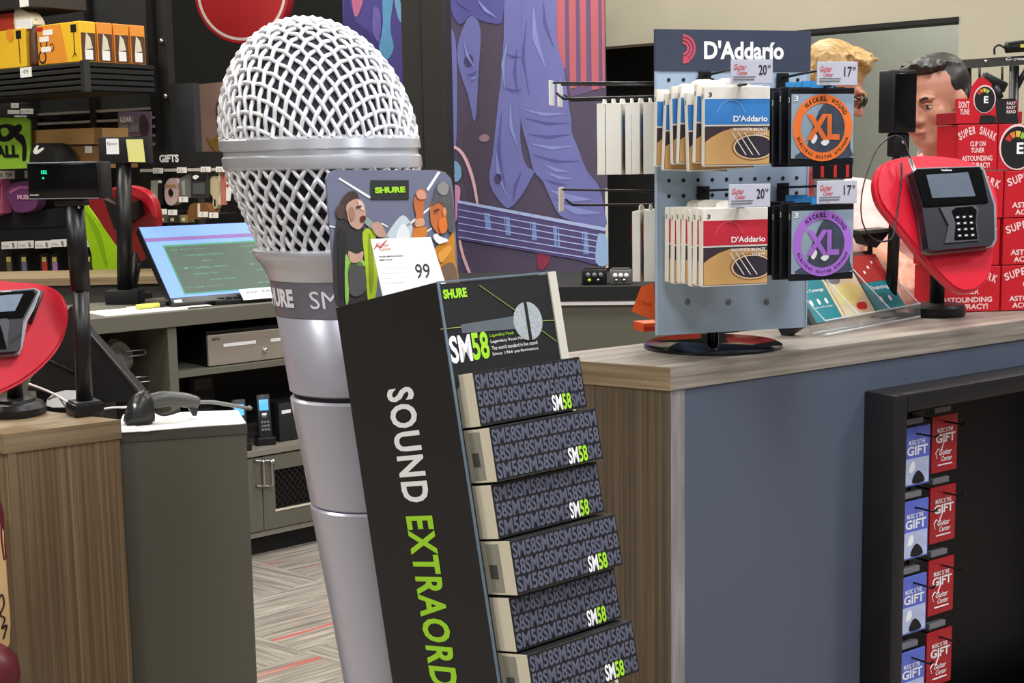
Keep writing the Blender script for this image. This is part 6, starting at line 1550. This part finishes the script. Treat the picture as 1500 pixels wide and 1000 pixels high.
for i, (x0, x1, y0) in enumerate(((2, 25, 353), (26, 49, 352), (51, 74, 352), (74, 97, 350), (122, 143, 350))):
    t, add, word = wall_item('price_ticket', [(x0, y0+1), (x1, y0), (x1, y0+11), (x0, y0+12)], .003, WHITE, ('white ticket above the olive hanging strap pack', 'white ticket above the grey hanging strap pack', 'white ticket above the red hanging strap pack', 'white ticket above the violet hanging strap pack', 'white ticket beside the lime green bag')[i], 'price ticket', 'wall price tickets', y=-.16)
    word('5', (x1-6, y0+9), (x1-3, y0+3), PRINTK, bold=.02); word('strap', (x0+3, y0+9), (x0+12, y0+6), GREYP)
for i, (x0, c, nm) in enumerate(((6, (96, 92, 60), 'olive'), (28, (110, 112, 130), 'grey'), (58, (190, 56, 40), 'red'), (73, (170, 120, 170), 'violet'), (122, (52, 60, 44), 'dark green'))):
    t, add, word = wall_item('strap_pack', [(x0, 372), (x0+12, 370), (x0+13, 401), (x0+1, 402)], .03, KM, f'black hanging strap pack with {nm} strap, on the lower hooks', 'strap pack', 'strap packs on the lower hooks', y=-.08)
    add('strap', [(x0+4, 384), (x0+11, 383), (x0+12, 399), (x0+5, 400)], mat(f'strap_{i}', c, .6, var=.2)); add('badge', R4(x0+4, 376, x0+10, 383), mat('badge_yellow', (226, 210, 120), .5), 0)
t, add, word = wall_item('lime_bag', [(123, 312), (124, 292), (130, 304), (148, 328), (168, 346), (170, 394), (164, 400), (138, 402), (134, 372), (126, 345)], .04, LIMEB, 'bright lime green bag standing on the rear ledge behind the pole display', 'bag', sm=2, y=-.28)
add('fold', [(126, 312), (130, 312), (148, 340), (158, 385), (154, 388), (142, 350)], mat('lime_fold', (130, 178, 20), .45), 2)
t, add, word = wall_item('paper_tag', R4(173, 350, 180, 380), .006, WHITE, 'tall white tag beside the lime green bag', 'tag', y=-.3); add('print', R4(172, 354, 175, 362), GREYP)

# ================================================================== PEOPLE BEHIND THE COUNTER
def head_prims(b, T):
    I = T.to_3x3()
    def e(c, r): b.ball(T @ Vector(c), r, I)
    def cn(p, q, r0, r1): b.cone(T @ Vector(p), T @ Vector(q), r0, r1)
    e((0, .018, .035), (.075, .095, .085)); e((0, -.028, -.03), (.062, .064, .085)); e((0, -.06, -.088), (.032, .03, .026))
    for s in (-1, 1):
        e((s*.040, -.012, -.068), (.026, .045, .032)); e((s*.038, -.062, -.018), (.028, .026, .026)); e((s*.012, -.098, -.034), (.010, .011, .009))
        e((s*.079, .012, -.010), (.012, .022, .035)); e((s*.030, -.083, .027), (.026, .014, .009))
    cn((0, -.088, .012), (0, -.110, -.028), .008, .012)
    e((0, -.091, -.060), (.024, .011, .006)); e((0, -.088, -.071), (.021, .011, .007))
    cn((0, .022, -.07), (0, .040, -.20), .054, .060)
def face_parts(body, T, hairm, lip, brow=True):
    I = T.to_3x3(); EW = mat('eye_white', (225, 220, 214), .3); EI = mat('iris', (52, 38, 30), .3)
    for s in (-1, 1):
        e = B().ball(T @ Vector((s*.031, -.080, .004)), (.0125, .009, .0065), I, 12, 8).out('eye', EW, body, True)
        B().ball(T @ Vector((s*.031, -.0865, .003)), (.0052, .004, .005), I, 10, 6).out('iris', EI, e, True)
        B().tube([T @ Vector(p) for p in ((s*.014, -.094, .022), (s*.030, -.096, .029), (s*.050, -.082, .024))], [.003, .0042, .002], 6).out('eyebrow', hairm, body, True)
        B().tube([T @ Vector(p) for p in ((s*.018, -.089, .009), (s*.031, -.0915, .0125), (s*.045, -.082, .008))], .0026, 6).out('eyelid', SKIN, body, True)
    B().tube([T @ Vector(p) for p in ((-.025, -.091, -.064), (-.010, -.102, -.0625), (.010, -.102, -.0625), (.025, -.091, -.064))], [.002, .0042, .0042, .002], 6).out('lips', lip, body, True)
def hand_prims(b, wrist, d, up_, side):
    """palm plus five curled fingers: d = pointing direction, up_ = back of the hand, side = towards the thumb"""
    w_ = Vector(wrist); d = d.normalized(); up_ = up_.normalized(); side = side.normalized()
    for k in range(4):
        o = side*(.030-.020*k); L = (.040, .045, .042, .033)[k]
        b.cone(w_+o*.5, w_+d*.085+o, .014, .011)
        p1 = w_+d*.085+o; p2 = p1+d*L-up_*.008; p3 = p2+d*L*.5-up_*.022; p4 = p3+d*.006-up_*.020
        b.cone(p1, p2, .0095, .0085); b.cone(p2, p3, .0085, .008); b.cone(p3, p4, .008, .007)
    t1 = w_+d*.03+side*.03; t2 = t1+side*.03+d*.025; t3 = t2+d*.03-up_*.008
    b.cone(t1, t2, .013, .010); b.cone(t2, t3, .010, .008)
def person(M, headT, hairm, hair_fill, shirtm, pants, label, lip, arms, torso, extra=None):
    """torso: list of (centre, radii) ; arms: list of (shoulder, elbow, wrist, hand dir)"""
    def fill(b):
        head_prims(b, headT)
        for c, r in torso: b.ball(c, [v-.022 for v in r])
        nb = headT @ Vector((0, .04, -.20)); b.cone(nb, (torso[0][0][0], torso[0][0][1], torso[0][0][2]+.02), .06, .075)
        for (sh, el, wr, hd, sd) in arms:
            b.cone(sh, el, .048, .040); b.cone(el, wr, .040, .027); hand_prims(b, wr, Vector(hd), Vector((0, 0, 1)), Vector(sd))
        for s in (-1, 1):
            b.cone((s*.095, .02, .92), (s*.10, .0, .50), .085, .058); b.cone((s*.10, 0, .50), (s*.10, .02, .09), .056, .040); b.ball((s*.10, -.05, .045), (.045, .12, .044))
    body = blob('person', fill, .0065, SKIN, None, M, it=3)
    tag(body, label, 'person')
    def cloth(b):
        for c, r in torso: b.ball(c, [v+.006 for v in r])
        for (sh, el, wr, hd, sd) in arms:
            m_ = Vector(sh).lerp(Vector(el), .80); b.cone(sh, m_, .070, .064)
        b.cone((torso[0][0][0], torso[0][0][1], torso[0][0][2]+.03), headT @ Vector((0, .045, -.175)), .10, .064)
    sh_ = blob('shirt', cloth, .010, shirtm, body, None, it=6, fold=.005)
    def trou(b):
        for s in (-1, 1):
            b.cone((s*.095, .02, .94), (s*.10, .0, .50), .098, .070); b.cone((s*.10, 0, .50), (s*.10, .02, .05), .068, .058)
        b.ball((0, .02, .95), (.17, .12, .10))
    blob('trousers', trou, .016, pants, body, None)
    blob('hair', lambda b: hair_fill(b, headT), .005, hairm, body, None, it=2)
    face_parts(body, headT, hairm, lip)
    if extra: extra(body, headT)
    return body
def hair_mat(name, c1, c2):
    m = grain(name, c1, c2, (240, 40, 40), rough=.5, bump=.8); return m
LIP = mat('lips', (168, 96, 86), .45)
# man in the pink shirt
def head_place(px, py, d, rz_body, rz_head, nod, lean=(0, 0)):
    hc = on_d(px, py, d)
    return hc
hc = on_d(1367, 150, 3.75)
BZ = -30                       # body turned to the left
Mb = F((hc.x-.02, hc.y+.03, 0), BZ); hl = Mb.inverted() @ hc
headT = Matrix.Translation(hl) @ Matrix.Rotation(math.radians(-16), 4, 'Z') @ Matrix.Rotation(math.radians(12), 4, 'X') 
def hair2(b, T):
    I = T.to_3x3()
    b.ball(T @ Vector((0, .036, .053)), (.079, .090, .076), I); b.ball(T @ Vector((0, .068, .005)), (.060, .047, .070), I); b.ball(T @ Vector((0, -.020, .100)), (.050, .050, .026), I)
    for s in (-1, 1): b.ball(T @ Vector((s*.066, .030, .050)), (.014, .05, .034), I)
    for k in range(60):
        a = random.uniform(-.8, .8); x = random.uniform(-.06, .06); y = random.uniform(-.075, .05)
        p = Vector((x, y, .120-.9*abs(x)*.35-.3*max(0, y)-.35*max(0, -y-.03))); b.cone(T @ p, T @ (p+Vector((.008*a, -.010, .010))), .007, .004)
zsh = hl.z-.27
tor = [((0, .03, zsh+.0), (.175, .105, .085)), ((0, .02, zsh-.10), (.185, .125, .14)), ((0, .01, zsh-.26), (.185, .135, .17)), ((0, .01, zsh-.42), (.175, .13, .15))]
wrt = Mb.inverted() @ on_d(1330, 396, 3.36); elb = Mb.inverted() @ on_d(1287, 372, 3.66)
PINK = mat('pink_shirt', (236, 184, 178), .75, var=.10, scale=9, bump=.8, bdist=.03)
arms = [((-.175, .02, zsh+.01), tuple(elb), tuple(wrt), (.35, -.8, -.2), (.7, .3, 0)), ((.175, .03, zsh+.01), (.23, .0, zsh-.27), (.16, -.22, zsh-.34), (-.3, -.9, 0), (-.8, 0, 0))]
def collar(body, T):
    CO = mat('collar_pale', (240, 206, 200), .7)
    for s in (-1, 1):
        b = B(); q = [(s*.004, -.045, -.215), (s*.05, -.035, -.155), (s*.075, .03, -.140), (s*.085, .04, -.175), (s*.06, -.045, -.215)]
        P = [T @ Vector(p) for p in q]; Q = [T @ (Vector(p)+Vector((0, .004, .004))) for p in q]
        b.face(P); b.face(Q[::-1])
        for i in range(5): b.face((P[i], Q[i], Q[(i+1) % 5], P[(i+1) % 5]))
        b.out('collar', CO, body)
person(Mb, headT, hair_mat('dark_hair', (18, 16, 15), (52, 44, 38)), hair2, PINK, mat('dark_trousers', (40, 42, 50), .8), 'man with short dark hair in a pale pink collared shirt, looking down behind the counter', LIP, arms, tor, collar)
# fair-haired man with glasses, turned to the other
hc1 = on_d(1219, 128, 4.15)
Mb1 = F((hc1.x-.12, hc1.y+.02, 0), 60); hl1 = Mb1.inverted() @ hc1
headT1 = Matrix.Translation(hl1) @ Matrix.Rotation(math.radians(10), 4, 'Z') @ Matrix.Rotation(math.radians(30), 4, 'X')
def hair1(b, T):
    I = T.to_3x3()
    b.ball(T @ Vector((0, .025, .055)), (.083, .098, .080), I); b.ball(T @ Vector((0, .066, .0)), (.072, .055, .08), I); b.ball(T @ Vector((0, -.035, .098)), (.060, .042, .030), I)
    for k in range(90):
        x = random.uniform(-.065, .065); y = random.uniform(-.065, .07)
        p = Vector((x, y, .132-.5*abs(x)*.9-.45*max(0, y)-.25*max(0, -y-.05))); b.cone(T @ p, T @ (p+Vector((random.uniform(-.01, .01), -.012, .006))), .008, .004)
zs1 = hl1.z-.29
tor1 = [((0, .05, zs1), (.175, .105, .085)), ((0, .05, zs1-.10), (.185, .125, .14)), ((0, .03, zs1-.26), (.185, .135, .17)), ((0, .02, zs1-.42), (.175, .13, .15))]
arms1 = [((-.175, .05, zs1+.01), (-.215, .05, zs1-.28), (-.20, .0, zs1-.52), (0, -.2, -.9), (0, -.8, 0)), ((.175, .05, zs1+.01), (.215, .05, zs1-.28), (.20, .0, zs1-.52), (0, -.2, -.9), (0, -.8, 0))]
def glasses(body, T):
    GM = mat('glasses_frame', (34, 30, 30), .3); GL = mat('glasses_lens', (88, 70, 66), .1, alpha=.75)
    for s in (-1, 1):
        b = B(); b.tube([T @ Vector((s*.033+.026*math.cos(a), -.101-.004*abs(math.cos(a)), .002+.019*math.sin(a))) for a in [2*PI*k/20 for k in range(20)]], .0026, 6, closed=True); g = b.out('glasses_rim', GM, body, True)
        b = B(); b.face([T @ Vector((s*.033+.025*math.cos(a), -.102, .002+.018*math.sin(a))) for a in [2*PI*k/20 for k in range(20)]]); b.out('lens', GL, g)
        B().tube([T @ Vector(p) for p in ((s*.059, -.100, .008), (s*.080, -.04, .008), (s*.083, .02, .002))], .0026, 6).out('glasses_arm', GM, body, True)
    B().tube([T @ Vector(p) for p in ((-.008, -.106, .006), (0, -.110, .008), (.008, -.106, .006))], .0024, 6).out('glasses_bridge', GM, body, True)
person(Mb1, headT1, hair_mat('fair_hair', (134, 98, 50), (206, 172, 110)), hair1, mat('red_staff_shirt', (150, 40, 44), .8, var=.1, scale=9), mat('dark_trousers', (40, 42, 50), .8), 'fair-haired man with dark-framed glasses half hidden behind the string pack spinner', LIP, arms1, tor1, glasses)
